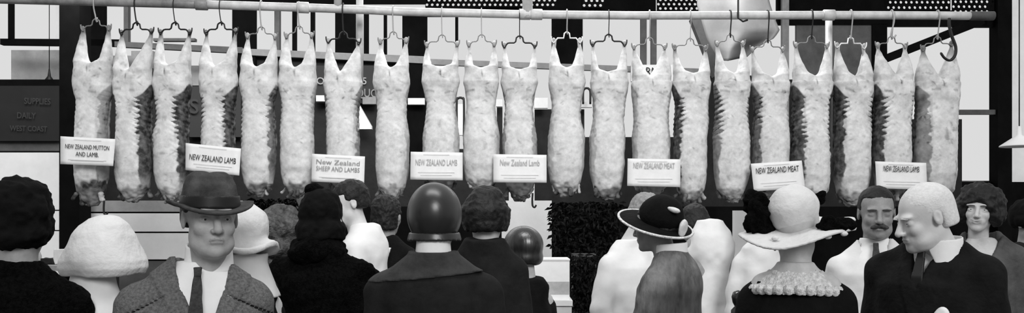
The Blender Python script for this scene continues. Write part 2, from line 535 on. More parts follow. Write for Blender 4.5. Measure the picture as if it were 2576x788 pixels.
    text('lettering', 'O', .10, M_mgrey, o, onwall(806, 212, .08), bold=.006)
    text('lettering', '5', .10, M_mgrey, o, onwall(917, 212, .08), bold=.006)
    text('lettering', 'QUC', .12, M_grey, o, onwall(922, 244, .08), bold=.008, ws=.8)
    sthing('pale_notice', M_grey, [((912, 244, 946, 262), dict(off=.12))], 'narrow grey notice under the painted letters between two carcasses', 'notice')
    sthing('leaning_card', M_pale, [((903, 262, 935, 325), dict(off=.2, y0b=318))], 'pale pointed card hanging between two carcasses', 'card')
    for k, (x0, y0, x1, y1, l) in enumerate(((1026, 247, 1068, 263, 'pale shelf bracket against the black post, left of centre'), (1248, 250, 1264, 268, 'small pale bracket between two centre carcasses'),
                                           (1344, 246, 1378, 272, 'pale bracket with rounded ends right of the centre carcass'), (1462, 256, 1490, 270, 'pale bracket between the black board and a carcass'),
                                           (795, 240, 818, 255, 'small pale label on the black wall'))):
        sthing('shelf_bracket', M_pale, [((x0, y0, x1, y1), dict(off=.15))], l, 'bracket')
    # broad dark frames (arched iron loops) in the gaps
    for x, y0, y1, l in ((1158, 246, 345, 'dark iron loop hanging in the gap left of centre'), (1476, 222, 262, 'dark iron loop in the gap right of the black board')):
        mb = MB(); D = wallD(x) - .3; w = 9
        pts = [P(x - w, y1, D), P(x - w, y0 + 10, D), P(x - w * .6, y0 + 2, D), P(x, y0, D), P(x + w * .6, y0 + 2, D), P(x + w, y0 + 10, D), P(x + w, y1, D)]
        mb.tube(spline(pts, 4), .012); props(mb.build('iron_loop_hanger', M_iron, smooth=True), l, 'hanger')


def text(name, s, size, m, parent, loc, bold=0.0, ws=1.0, rot=0.0, align='CENTER'):
    cu = bpy.data.curves.new(name, 'FONT'); cu.body = s; cu.size = size; cu.align_x = align
    cu.offset = bold * size; cu.extrude = .001; cu.resolution_u = 3
    o = bpy.data.objects.new(name, cu); COL.objects.link(o)
    bpy.context.view_layer.update()
    me = bpy.data.meshes.new_from_object(o.evaluated_get(bpy.context.evaluated_depsgraph_get()))
    bpy.data.objects.remove(o)
    V = np.empty(len(me.vertices) * 3); me.vertices.foreach_get('co', V); V = V.reshape(-1, 3)
    c, sn = math.cos(rot), math.sin(rot)
    x = V[:, 0] * ws; z = V[:, 1]
    V2 = np.stack([x * c - z * sn, -V[:, 2], x * sn + z * c], 1)
    me.vertices.foreach_set('co', V2.astype(np.float32).ravel())
    me.materials.clear(); me.materials.append(m); me.update()
    o = bpy.data.objects.new(name, me); COL.objects.link(o); o.parent = parent; o.location = loc
    return o


# ------------------------------------------------------------------ rail, hooks, gambrels, carcasses
RZ = 3.133
RAILP = [(-90, -4), (0, -2), (200, 3), (500, 11), (760, 19), (900, 24), (1000, 29), (1300, 36), (1600, 39), (2085, 38), (2350, 39), (2440, 40)]


def rail_y(px): return float(np.interp(px, [p[0] for p in RAILP], [p[1] for p in RAILP]))


def rail_D(px): return (RZ - CZ) * F / (HY - rail_y(px))


def build_rail():
    r = empty('meat_rail', P(1288, 37, rail_D(1288)), 'long pale pipe rail from which all the carcasses hang', 'rail')
    o0 = r.location.copy()
    pts = [P(x, rail_y(x), rail_D(x)) - o0 for x in np.linspace(-90, 520, 14)]
    MB().tube(pts, .031, 14).build('pipe', M_pipe2, r, True)
    pts = [P(x, rail_y(x), rail_D(x)) - o0 for x in np.linspace(520, 2440, 40)]
    MB().tube(pts, .031, 14).build('pipe', M_pipe, r, True)
    for x in (507, 762, 1320, 1350, 2085):
        c = P(x, rail_y(x), rail_D(x)) - o0; d = P(x + 10, rail_y(x + 10), rail_D(x + 10)) - P(x, rail_y(x), rail_D(x)); d.normalize()
        w = .045
        MB().tube([c - d * w, c - d * w * .9, c + d * w * .9, c + d * w], [.03, .041, .041, .03], 14).build('coupling', M_pipe if x > 600 else M_pipe2, r, True)
    for x, m in ((2464, M_dgrey),):
        a = P(2440, 40, rail_D(2440)) - o0
        MB().tube([a, a + Vector((.18, 0, 0))], .034, 12).build('pipe_end', m, r, True)
    for x, w, m, top, bot in ((850, .028, M_pipe, 1.2, -.0), (1327, .040, M_pipe, 1.2, -.03), (905, .027, M_pipe, 1.2, -.55), (2085, .026, M_pipe, 0, -1.1)):
        c = P(x, rail_y(x), rail_D(x) + (.19 if x in (905, 2085) else 0)) - o0
        MB().tube([c + Vector((0, 0, top * .6)), c + Vector((0, 0, bot))], w, 12).build('support_pipe', m, r, True)
    c = P(1857, 38, rail_D(1857) - .04) - o0
    s = rail_D(1857) / F
    MB().tube([c + Vector((0, 0, .3)), c + Vector((0, 0, -8 * s)), c + Vector((12 * s, 0, -16 * s)), c + Vector((24 * s, 0, -12 * s))], .007, 8).build('hanger_strap', M_iron, r, True)


SPEC = [  # cx, legL(x,y), legR(x,y), crotch x,y, crotch half width, hipL, hipR, waistL, waistR, ribL, ribR, stripL, stripR, bottom, rib strength L,R, steel
    (235, (209, 68), (274, 66), (235, 158), 14, 188, 282, 190, 276, 188, 272, 200, 254, 512, .5, .3, 1),
    (335, (306, 78), (381, 74), (325, 176), 2, 287, 382, 294, 382, 289, 382, 303, 357, 504, .7, 1, 0),
    (432, (404, 76), (477, 76), (428, 163), 13, 388, 480, 394, 478, 391, 476, 400, 452, 505, .8, 1, 0),
    (548, (519, 78), (593, 74), (545, 166), 8, 503, 596, 509, 590, 508, 592, 514, 570, 485, 1, 1, 0),
    (651, (623, 86), (692, 88), (650, 167), 12, 605, 698, 611, 690, 607, 694, 616, 678, 492, .9, .5, 1),
    (749, (721, 86), (784, 84), (745, 168), 10, 702, 796, 708, 789, 705, 790, 713, 784, 492, .5, .3, 1),
    (863, (826, 98), (902, 102), (856, 182), 1, 815, 910, 823, 902, 821, 906, 829, 893, 488, .5, .4, 0),
    (985, (957, 100), (1022, 98), (985, 170), 6, 940, 1030, 946, 1026, 944, 1029, 950, 1021, 502, .3, .3, 1),
    (1109, (1074, 108), (1150, 106), (1109, 168), 22, 1062, 1155, 1069, 1147, 1063, 1157, 1074, 1142, 484, .3, .3, 1),
    (1210, (1180, 107), (1243, 106), (1211, 170), 17, 1167, 1255, 1171, 1247, 1165, 1256, 1174, 1244, 484, .1, .1, 1),
    (1306, (1269, 110), (1345, 110), (1307, 174), 21, 1261, 1352, 1268, 1342, 1264, 1351, 1274, 1336, 500, .5, .4, 0),
    (1425, (1393, 98), (1459, 98), (1425, 170), 11, 1380, 1471, 1388, 1463, 1377, 1470, 1394, 1458, 490, .2, .2, 1),
    (1531, (1491, 106), (1571, 106), (1528, 180), 20, 1485, 1580, 1492, 1572, 1484, 1573, 1499, 1566, 502, .3, .3, 0),
    (1637, (1595, 114), (1672, 114), (1633, 193), 1, 1588, 1690, 1596, 1680, 1589, 1684, 1603, 1675, 490, .3, .3, 1),
    (1739, (1697, 115), (1775, 117), (1740, 184), 14, 1692, 1787, 1696, 1782, 1693, 1780, 1712, 1776, 510, .8, .3, 1),
    (1842, (1804, 106), (1869, 106), (1843, 184), 9, 1797, 1886, 1801, 1882, 1794, 1884, 1809, 1875, 506, .8, .6, 1),
    (1937, (1893, 120), (1969, 120), (1938, 190), 15, 1891, 1985, 1896, 1981, 1892, 1985, 1910, 1976, 485, .5, .4, 1),
    (2042, (2002, 109), (2080, 111), (2046, 190), 10, 1993, 2093, 1992, 2090, 1990, 2090, 2018, 2076, 512, 1, 1, 1),
    (2143, (2106, 110), (2174, 113), (2147, 190), 8, 2097, 2195, 2098, 2190, 2096, 2188, 2118, 2182, 514, .7, .8, 2),
    (2246, (2208, 110), (2277, 112), (2252, 190), 2, 2198, 2297, 2197, 2290, 2195, 2291, 2216, 2286, 498, .8, .6, 1),
    (2357, (2322, 118), (2394, 105), (2359, 192), 2, 2303, 2413, 2302, 2404, 2300, 2406, 2332, 2400, 508, .4, .3, 1),
]
CLAB = [
    'dressed sheep carcass at the left end of the rail, mottled below its card',
    'dressed lamb carcass with a long dark flank, second from the left end of the rail',
    'dressed lamb carcass with flat-bottomed gap between legs, left of the card over the hat',
    'dressed lamb carcass with strong rib marks hanging right above the man in the hat',
    'dressed lamb carcass with dark U gap, just right of the man in the hat',
    'dressed lamb carcass with dark U gap, its right leg against a thin black bar',
    'dressed lamb carcass with sharp V between legs, behind the sheep and lambs card',
    'dressed lamb carcass hanging between two black gaps above the empty space beside the young butcher',
    'smooth pale carcass above the satin hat, behind a glare-washed card',
    'smooth pale carcass with its lower end above the fuzzy dark hat',
    'pale carcass on a dark stepped hanger, behind the glare-washed card right of centre',
    'plump pale carcass with black spade-shaped gap between its legs under a bright hanger',
    'pale carcass on dark stepped hanger, right of the one with the black gap',
    'pale carcass with a V gap showing black letters behind it',
    'carcass with a dark left flank, above the black brimmed hat',
    'carcass with scalloped ribs on both sides hanging before the dark doorway',
    'carcass hanging before the canvas sheet, behind the tilted meat card',
    'carcass with comb-like ribs on both sides and a grey U gap, above the white hat',
    'carcass under a bright squared hanger with a dark left flank',
    'carcass before the left edge of the bright right window, behind the last card',
    'large greyish carcass at the right end of the rail, above the white-haired man',
]


def carcass(i, S):
    cx, LL, LR, (kx, ky), kw, hl, hr, wl, wr, rl, rr, sl, sr, bot, qL, qR, steel = S
    D = rail_D(cx); s = D / F
    bz = CZ + (HY - bot) * s
    org = Vector(((cx - CX) * s, D, bz))
    def x(p): return (p - cx) * s
    def z(p): return (bot - p) * s
    rnd = np.random.RandomState(100 + i)
    dep = .105 + rnd.rand() * .012
    if 7 <= i <= 13: wl += 3; wr -= 3; sl += 2; sr -= 2
    zs = [z(bot + 4), z(bot - 8), z(bot - 30), z(bot - 70), z(345), z(300), z(255), z(225), z(208), z(ky + 24), z(ky + 10)]
    xl = [cx - 12, rl + 22, rl + 9, rl + 1, rl, (rl + wl) / 2 + 1, wl + 2.5, (wl + hl) / 2, hl, hl + 3, hl + 8]
    xr = [cx + 12, rr - 22, rr - 9, rr - 1, rr, (rr + wr) / 2 - 1, wr - 2.5, (wr + hr) / 2, hr, hr - 3, hr - 8]
    for q in range(len(xl)):
        if zs[q] < z(225): xl[q] += rnd.randn() * 1.3; xr[q] += rnd.randn() * 1.3
    ry = [.03, .06, .085, dep, dep, .095, .08, .085, .098, .09, .07]
    rx = [(b - a) / 2 * s for a, b in zip(xl, xr)]
    mx = [x((a + b) / 2) for a, b in zip(xl, xr)]
    ins = 1.0 if kw > 3 else 1.25
    legs = []
    for (ax, ay), ho, ki in ((LL, hl, kx - kw), (LR, hr, kx + kw)):
        sg = 1 if ho < cx else -1
        yt = ay + 16
        ks = [-1.9, -1.3, -.8, -.4, -.2, -.06, 0, .05, .12, .25, .4, .55, .7, .85, 1.0]
        z_, xo_, xi_, r_ = [], [], [], []
        for t in ks:
            tt = max(t, 0)
            y = ky + (yt - ky) * t
            o_ = ho + sg * 1.5 + (ax - sg * 5.0 - ho) * tt ** 1.7
            if t < 0: o_ = ho + sg * 2
            i_ = ki + (ax + sg * 5.0 - ki) * tt ** (.72 if kw > 3 else .95) + (sg * -4 if t < 0 else 0)
            z_.append(z(y)); xo_.append(x(o_)); xi_.append(x(i_)); r_.append(.088 + (.016 - .088) * tt ** .75)
            if t in (0, .05): xi_[-1] = x(kx + (i_ - kx) * (.5 if t == 0 else .85))
            if t < 0:
                xi_[-1] = x(kx + sg * (16 if t <= -.4 else (12 if t <= -.2 else 3)))
                k_ = 1 - .32 * max(0, -t - .8) / 1.1; m_ = (xo_[-1] + xi_[-1]) / 2; xo_[-1] = m_ + (xo_[-1] - m_) * k_; xi_[-1] = m_ + (xi_[-1] - m_) * k_
                r_[-1] = (.088 + .010 * min(1, -t * 1.3)) * (1 - .45 * max(0, -t - .8) / 1.1)
        z_.append(z(ay + 2)); xo_.append(x(ax - sg * 4)); xi_.append(x(ax + sg * 4)); r_.append(.012)
        zo = np.argsort(z_); z_, xo_, xi_, r_ = ([q_[j] for j in zo] for q_ in (z_, xo_, xi_, r_))
        legs.append((z_, [abs(b - a) / 2 for a, b in zip(xo_, xi_)], r_, [(a + b) / 2 for a, b in zip(xo_, xi_)]))
    def fn(X, Y, Z):
        f = smax(loft(X, Y, Z, zs, rx, ry, mx, 0.0, 2.3), Z - z(ky + 14), 14 * s)
        for (z_, w_, r_, m_), a in zip(legs, (LL, LR)):
            f = smin(f, loft(X, Y, Z, z_, w_, r_, m_, 0.0, 2.2), 9 * s)
            f = smin(f, ell(X, Y, Z, (x(a[0]), 0, z(a[1] + 3)), (5.0 * s, 6 * s, 7 * s)), 4 * s)
        # back furrow, scored ribs
        zz = np.clip((Z - z(430)) / (z(240) - z(430)), 0, 1)
        amp = np.minimum(1, np.maximum(zz - .15, 0) * 2.2) * np.minimum(1, (1 - zz) * 8)
        rib = np.sin((Z + np.abs(X - x(cx)) * .55) / (12.5 * s) * 2 * math.pi)
        u = np.clip(np.abs(X - x((sl + sr) / 2)) / ((sr - sl) / 2 * s), 0, 1.6)
        side = np.where(X < x(cx), qL, qR)
        f = f + .0028 * side * rib * amp * np.clip((u - .45) * 3, 0, 1)
        # step where the fat strip ends and the flank falls back
        f = f + .012 * np.clip((u - .98) * 6, 0, 1) * np.minimum(1, amp * 1.5) * (Y < .03) * np.where(X < x(cx), (sl - wl) > 8, (wr - sr) > 8)
        # kidney-fold crease under the crotch
        f = smax(f, -cap(X, Y, Z, (x(kx + rnd_k), -dep, z(ky + 14)), (x(kx + rnd_k * 1.8), -dep, z(ky + 42)), 2.2 * s, 1.0 * s), 4 * s)
        return f
    rnd_k = float(rnd.randn() * 3)
    lo = (x(min(hl, wl, rl) - 8), -.15, z(bot + 14)); hi = (x(max(hr, wr, rr) + 8), .15, z(min(LL[1], LR[1]) - 8))
    h = .0058
    X, Y, Z = grid(lo, hi, h)
    f = fn(X, Y, Z)
    V, Q = surfnet(f, lo, h)
    low = np.clip((z(bot - 36) - V[:, 2]) / (40 * s), 0, 1)
    N = normals(V, Q)
    d = .0035 * vnoise(V, 16, i) + .0015 * vnoise(V, 45, i + 3) + low * (.013 * vnoise(V, 26, i + 5) + .008 * vnoise(V, 60, i))
    V = V + N * d[:, None]
    # fat attribute
    px = V[:, 0] / s + cx; py = bot - V[:, 2] / s
    per = 12.5
    ph = (V[:, 2] + np.abs(V[:, 0]) * .55) / (per * s)
    nz = vnoise(V, 30, i + 9); nz2 = vnoise(V, 11, i + 11)
    ph = ph + .35 * nz2 + .15 * nz
    fade = np.clip((405 - py) / 110, .12, 1) * (.7 + .6 * vnoise(V, 8, i + 2))
    saw = (1 - (ph % 1)) ** 1.3 * fade
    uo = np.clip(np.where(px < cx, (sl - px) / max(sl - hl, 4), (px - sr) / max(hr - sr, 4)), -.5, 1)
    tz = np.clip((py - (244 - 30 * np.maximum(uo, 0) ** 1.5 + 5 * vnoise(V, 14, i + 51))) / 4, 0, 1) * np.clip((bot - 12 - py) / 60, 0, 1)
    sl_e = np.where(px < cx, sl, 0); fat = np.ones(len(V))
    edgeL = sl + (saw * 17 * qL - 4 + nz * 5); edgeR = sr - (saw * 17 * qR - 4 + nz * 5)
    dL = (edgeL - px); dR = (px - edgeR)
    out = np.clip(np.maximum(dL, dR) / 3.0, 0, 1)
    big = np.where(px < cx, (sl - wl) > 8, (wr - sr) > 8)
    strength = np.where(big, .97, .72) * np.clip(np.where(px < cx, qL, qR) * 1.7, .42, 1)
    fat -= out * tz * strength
    # scored rib marks within the strip
    u = np.abs(px - (sl + sr) / 2) / ((sr - sl) / 2)
    fat -= .34 * np.where(px < cx, qL, qR) * tz * np.clip((u - .4) * 2.2, 0, 1) * (saw > .55) * np.clip((400 - py) / 50, 0, 1)
    # seam across the loin
    seam = np.exp(-((py - (232 + 8 * nz2)) / 3.5) ** 2) * (np.abs(u - .75) < .35)
    fat -= .45 * seam * (nz > -.2)
    # blotches
    bl = vnoise(V, 21, i + 21) * .6 + vnoise(V, 47, i + 22) * .3 + vnoise(V, 90, i + 23) * .2
    fat -= .30 * np.clip((bl - .34) * 3.5, 0, 1) * (1.3 if i in (0, 1, 2, 19, 20) else .8)
    bl2 = vnoise(V, 9, i + 41) * .6 + vnoise(V, 23, i + 42) * .4
    fat -= .22 * np.clip((bl2 - .1) * 2, 0, 1) * (1.0 if i in (0, 1, 2, 3, 18, 19, 20) else .35)
    # legs: darker shanks
    fat -= (.75 if i in (0, 1, 2, 3, 14, 20) else .45) * np.clip((LL[1] + 38 - py) / 22, 0, 1)
    # ragged dark neck
    fat -= np.clip((py - (bot - (34 if i else 62)) + 16 * vnoise(V, 30, i + 31)) / 12, 0, 1) * (.85 if i in (0, 4, 5, 10, 12, 14) else .6)
    for q_ in range(9):
        bx = rnd.uniform(hl + 14, hr - 14); by = rnd.uniform(ky + 16, 262) if q_ < 6 else rnd.uniform(262, bot - 40); an = rnd.uniform(-1, 1); ll, ww = rnd.uniform(2.5, 7), rnd.uniform(1.0, 2.2)
        if q_ == 0: bx, by, an, ll, ww = kx + rnd_k, ky + 20, 1.45, 8, 1.6
        du = (px - bx) * math.cos(an) + (py - by) * math.sin(an); dv = -(px - bx) * math.sin(an) + (py - by) * math.cos(an)
        fat -= (.75 if q_ == 0 else .5) * np.exp(-(du / ll) ** 2 - (dv / ww) ** 2)
    fat -= .8 * np.clip((V[:, 1] - .02) / .04, 0, 1)
    fat = np.clip(fat, 0, 1)
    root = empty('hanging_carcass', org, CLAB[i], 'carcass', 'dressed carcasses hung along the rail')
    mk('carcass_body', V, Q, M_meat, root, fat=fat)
    # neck end: cut vertebra and shank stubs
    for k in range(6):
        ox = (-.75 + .28 * k + rnd.rand() * .12) * (rr - rl) / 2 * s; L = (.0 + .032 * rnd.rand())
        c0 = Vector((x((rl + rr) / 2) + ox, -.01 + .03 * rnd.randn(), z(bot - 10 + abs(k - 2.5) * -5)))
        c1 = c0 + Vector((.018 * rnd.randn(), 0, -L - .02)); rr_ = .009 + .009 * rnd.rand()
        lo2 = [min(c0[q], c1[q]) - .03 for q in range(3)]; hi2 = [max(c0[q], c1[q]) + .03 for q in range(3)]
        o = field('neck_end' if k in (2, 3) else 'shank', lambda X, Y, Z: smin(cap(X, Y, Z, c0, c1, rr_ * 1.3, rr_ * .7), ell(X, Y, Z, c1, (rr_ * 1.2, rr_, rr_)), .01),
                  lo2, hi2, .005, M_meat, root, amps=[(.003, 60, k)])
        if o is not None:
            a = o.data.attributes.new('fat', 'FLOAT', 'POINT'); v = .0 + .6 * (rnd.rand() > .75)
            a.data.foreach_set('value', [v] * len(o.data.vertices))
    return root, s, D


def gambrel(i, S):
    cx = S[0]; LL, LR = S[1], S[2]; steel = S[-1]
    D = rail_D(cx) - .012; s = D / F
    gy = (LL[1] + LR[1]) / 2 + (-2)
    mid = (LL[0] + LR[0]) / 2
    dark = steel == 0
    m = M_iron if dark else (M_steel if (i in (11, 18) or steel == 2) else mat('grey_iron', .16 if i not in (8, 9, 7, 4, 5, 15) else .45, .4, spec=.6))
    pts = [(LL[0] - 3, LL[1] + 5), (LL[0] + 2, gy + 8), (LL[0] + 8, gy + 1), (LL[0] + 13, gy), (mid - 14, gy), (mid - 10, gy - 3), (mid - 8, gy - 13), (mid - 3, gy - 17),
           (mid + 3, gy - 17), (mid + 8, gy - 13), (mid + 10, gy - 3), (mid + 14, gy), (LR[0] - 13, gy), (LR[0] - 8, gy + 1), (LR[0] - 2, gy + 8), (LR[0] + 3, LR[1] + 5)]
    if i in (11, 18):
        pts = [(LL[0] + 3, LL[1] + 28), (LL[0] + 5, gy + 6), (LL[0] + 10, gy), (mid - 8, gy), (mid - 6, gy - 12), (mid, gy - 16), (mid + 6, gy - 12), (mid + 8, gy), (LR[0] - 10, gy), (LR[0] - 5, gy + 6), (LR[0] - 3, LR[1] + 28)]
    c = P(mid, gy, D)
    mb = MB().tube([P(a, b, D) - c for a, b in pts], (2.1 if dark or i in (11, 18) else 1.5) * s, 8)
    # upturned hooks that pass through the hocks
    for (a, b), sg in ((LL, -1), (LR, 1)):
        q = [(a - sg * 3, b + 6), (a, b + 10), (a + sg * 5, b + 4), (a + sg * 6, b - 6)]
        mb.tube(spline([P(u, v, D - .012) - c for u, v in q], 3), 1.6 * s, 8)
    o = mb.build('hanging_gambrel', m, smooth=True, loc=c)
    LBL = ['wire', 'dark', 'dark', 'dark stepped', 'pale', 'pale', 'dark', 'pale', 'pale', 'pale', 'dark stepped', 'bright squared', 'dark stepped', 'grey', 'grey', 'pale', 'grey', 'grey', 'bright squared', 'grey', 'grey']
    WH = ['leftmost carcass', 'second carcass from the left end', 'carcass left of the card over the hat', 'carcass above the man in the hat', 'carcass right of the hatted man',
          'carcass beside the thin black window bar', 'carcass behind the sheep and lambs card', 'carcass between two black gaps', 'smooth carcass above the satin hat', 'carcass above the fuzzy dark hat',
          'carcass behind the right-of-centre glare-washed card', 'carcass with the black spade-shaped gap', 'carcass right of the black-gapped one', 'carcass with letters showing in its V gap',
          'carcass above the black brimmed hat', 'carcass before the dark doorway', 'carcass before the canvas sheet', 'carcass above the white hat', 'carcass left of the last card', 'carcass behind the last card', 'rightmost carcass']
    props(o, '%s metal gambrel spreading the legs of the %s' % (LBL[i], WH[i]), 'meat hanger', 'gambrels spreading the carcass legs')
    # hook from rail
    hx = mid; ry = rail_y(hx); Dr = rail_D(hx)
    top = P(hx, ry, Dr); r_ = .038
    wire = [top + Vector((0, r_ * .6, -.01)), top + Vector((0, r_ * .5, r_ * .8)), top + Vector((0, -r_ * .4, r_ * .95)), top + Vector((0, -r_, 0.0)), top + Vector((0, -r_ * .9, -.05))]
    end = P(mid, gy - 15, D)
    wire += [Vector((end.x, end.y - .012, end.z + .03)), Vector((end.x + .004, end.y, end.z - .012)), Vector((end.x + .004, end.y + .012, end.z + .0)), Vector((end.x, end.y + .012, end.z + .02))]
    mb = MB().tube(spline([w - top for w in wire], 5), .0035 if i in (2, 3, 8, 9, 10, 12, 14) else .005, 8)
    mm = M_iron if i in (1, 2, 3, 6, 10, 12, 15, 16, 17) else mat('galvanised_wire', .34, .4, spec=.6)
    o = mb.build('hanging_hook', mm, smooth=True, loc=top)
    props(o, 'wire hook over the rail carrying the %s' % WH[i], 'hook', 'wire hooks over the meat rail')


def build_meat():
    for i, S in enumerate(SPEC):
        carcass(i, S); gambrel(i, S)
    # empty hooks on the rail and the big hook by the window
    D = rail_D(2247); c = P(2250, 34, D)
    q = [(2250, 30), (2249, 55), (2243, 78), (2241, 90), (2248, 95), (2254, 88)]
    props(MB().tube(spline([P(a, b, D - .04) - c for a, b in q], 4), .006, 8).build('hanging_hook', mat('galvanised_wire', .34), smooth=True, loc=c), 'empty J-shaped hook hanging from the rail at the right window', 'hook')
    D = 6.3; c = P(2390, 60, D)
    q = [(2388, 46), (2388, 64), (2394, 90), (2404, 118), (2402, 140), (2390, 152), (2376, 146), (2366, 132)]
    props(MB().tube(spline([P(a, b, D) - c for a, b in q], 4), [.011] * 20 + [.009] * 8 + [.004], 10).build('hanging_hook', M_iron, smooth=True, loc=c), 'large heavy black iron hook beside the rightmost carcass', 'hook')
    for (a, b, l) in ((1340, 486, 'small dark hook hanging under the carcass right of centre'), (262, 505, 'pale-topped dark hook hanging under the leftmost carcass')):
        D = rail_D(a) - .14; c = P(a, b, D)
        q = [(a, b), (a - 1, b + 18), (a, b + 32), (a + 5, b + 36), (a + 9, b + 30)]
        props(MB().tube(spline([P(u, v, D) - c for u, v in q], 4), .007, 8).build('hanging_hook', M_iron, smooth=True, loc=c), l, 'hook')


SIGNS = [
    ((152, 343), (290, 350), (285, 418), (151, 413), ['NEW ZEALAND MUTTON', 'AND LAMB.'], M_ink, [.34, .60], 'white card reading NEW ZEALAND MUTTON AND LAMB on the leftmost carcass', .80),
    ((467, 360), (606, 374), (602, 442), (466, 428), ['NEW ZEALAND LAMB'], M_ink, [.48], 'white card reading NEW ZEALAND LAMB above the hatted man', .84),
    ((785, 387), (918, 394), (916, 463), (783, 457), ['New Zealand', 'SHEEP AND LAMBS'], M_ink3, [.26, .50], 'white card reading New Zealand SHEEP AND LAMBS in glare-greyed ink', .82),
    ((1033, 382), (1164, 384), (1164, 454), (1032, 452), ['NEW ZEALAND LAMB'], M_ink2, [.36], 'white card with glare-washed NEW ZEALAND LAMB, above the satin hat', .80),
    ((1241, 388), (1375, 390), (1375, 460), (1241, 459), ['New Zealand Lamb'], M_ink2, [.28], 'white card with glare-washed mixed-case lettering right of centre', .74),
    ((1579, 399), (1712, 401), (1711, 471), (1578, 468), ['NEW ZEALAND MEAT'], M_ink2, [.24], 'white card with glare-washed NEW ZEALAND MEAT above the black brimmed hat', .78),
    ((1889, 412), (2017, 404), (2025, 473), (1897, 482), ['NEW ZEALAND MEAT'], M_ink, [.27], 'tilted white card reading NEW ZEALAND MEAT in black above the white hat', .84),
    ((2202, 406), (2330, 410), (2332, 478), (2206, 474), ['NEW ZEALAND LAMB'], M_ink, [.25], 'white card reading NEW ZEALAND LAMB on the right, before the second last carcass', .70),
]


def build_signs():
    for a, b, c, d, lines, ink, ys, lab, frac in SIGNS:
        D = rail_D((a[0] + b[0]) / 2) - .165
        A, B, C_, D_ = (P(*q, D) for q in (a, b, c, d))
        org = (A + B + C_ + D_) / 4
        n = 8; V = []; Fc = []
        for j in range(n + 1):
            for i in range(n + 1):
                u, v = i / n, j / n
                p = (A * (1 - u) + B * u) * (1 - v) + (D_ * (1 - u) + C_ * u) * v - org
                p.y += .004 * math.sin(u * 3.1 + v)
                V.append(p)
        for j in range(n):
            for i in range(n):
                q = j * (n + 1) + i; Fc.append((q, q + n + 1, q + n + 2, q + 1))
        root = empty('price_sign', org, lab, 'sign', 'white printed cards on the carcasses')
        o = card_ = mk('card', V, Fc, M_card, root); sd = o.modifiers.new('solid', 'SOLIDIFY'); sd.thickness = .003; sd.offset = -1
        W = (B - A).length; H = (D_ - A).length
        rot = math.atan2(B.z - A.z, B.x - A.x)
        ex = (B - A).normalized(); ez = (D_ - A).normalized()
        for t, yv in zip(lines, ys):
            hh = .0135 * W / .40 * 3.4 if len(lines) == 1 else .040
            w_ = frac if (len(t) > 10) else frac * .52
            o = text('lettering', t, 1.0, ink, card_, (0, 0, 0), bold=0.0, ws=1, rot=0)
            vs = np.empty(len(o.data.vertices) * 3); o.data.vertices.foreach_get('co', vs); vs = vs.reshape(-1, 3)
            x0, x1 = vs[:, 0].min(), vs[:, 0].max(); z0, z1 = 0, .72
            sx = W * w_ / (x1 - x0); sz = (.175 if len(lines) == 1 else .15) * H / .72 * (1.25 if len(lines) == 1 else 1.1)
            X_ = (vs[:, 0] - (x0 + x1) / 2) * sx; Z_ = (vs[:, 2] - .36) * sz
            cc = A - org + ex * W * .5 + ez * H * yv
            co = np.stack([cc.x + X_ * math.cos(rot) - Z_ * math.sin(rot), np.full(len(X_), -.0075) + vs[:, 1] * .3, cc.z + X_ * math.sin(rot) + Z_ * math.cos(rot)], 1)
            o.data.vertices.foreach_set('co', co.astype(np.float32).ravel()); o.data.update()
        # thin faint ruled border lines of small print
        mb = MB()
        for yv, w0 in ((.08, .5), (.72 if len(lines) == 1 else .80, .7), (.82, .6)):
            cc = A - org + ex * W * .5 + ez * H * yv
            Mr = Matrix.Rotation(-rot, 3, 'Y')
            mb.box((cc.x, -.0062, cc.z), (W * w0 / 2, .0006, .0013), Mr)
        mb.build('faint_rule', mat('pale_ink', .745, .8), card_)


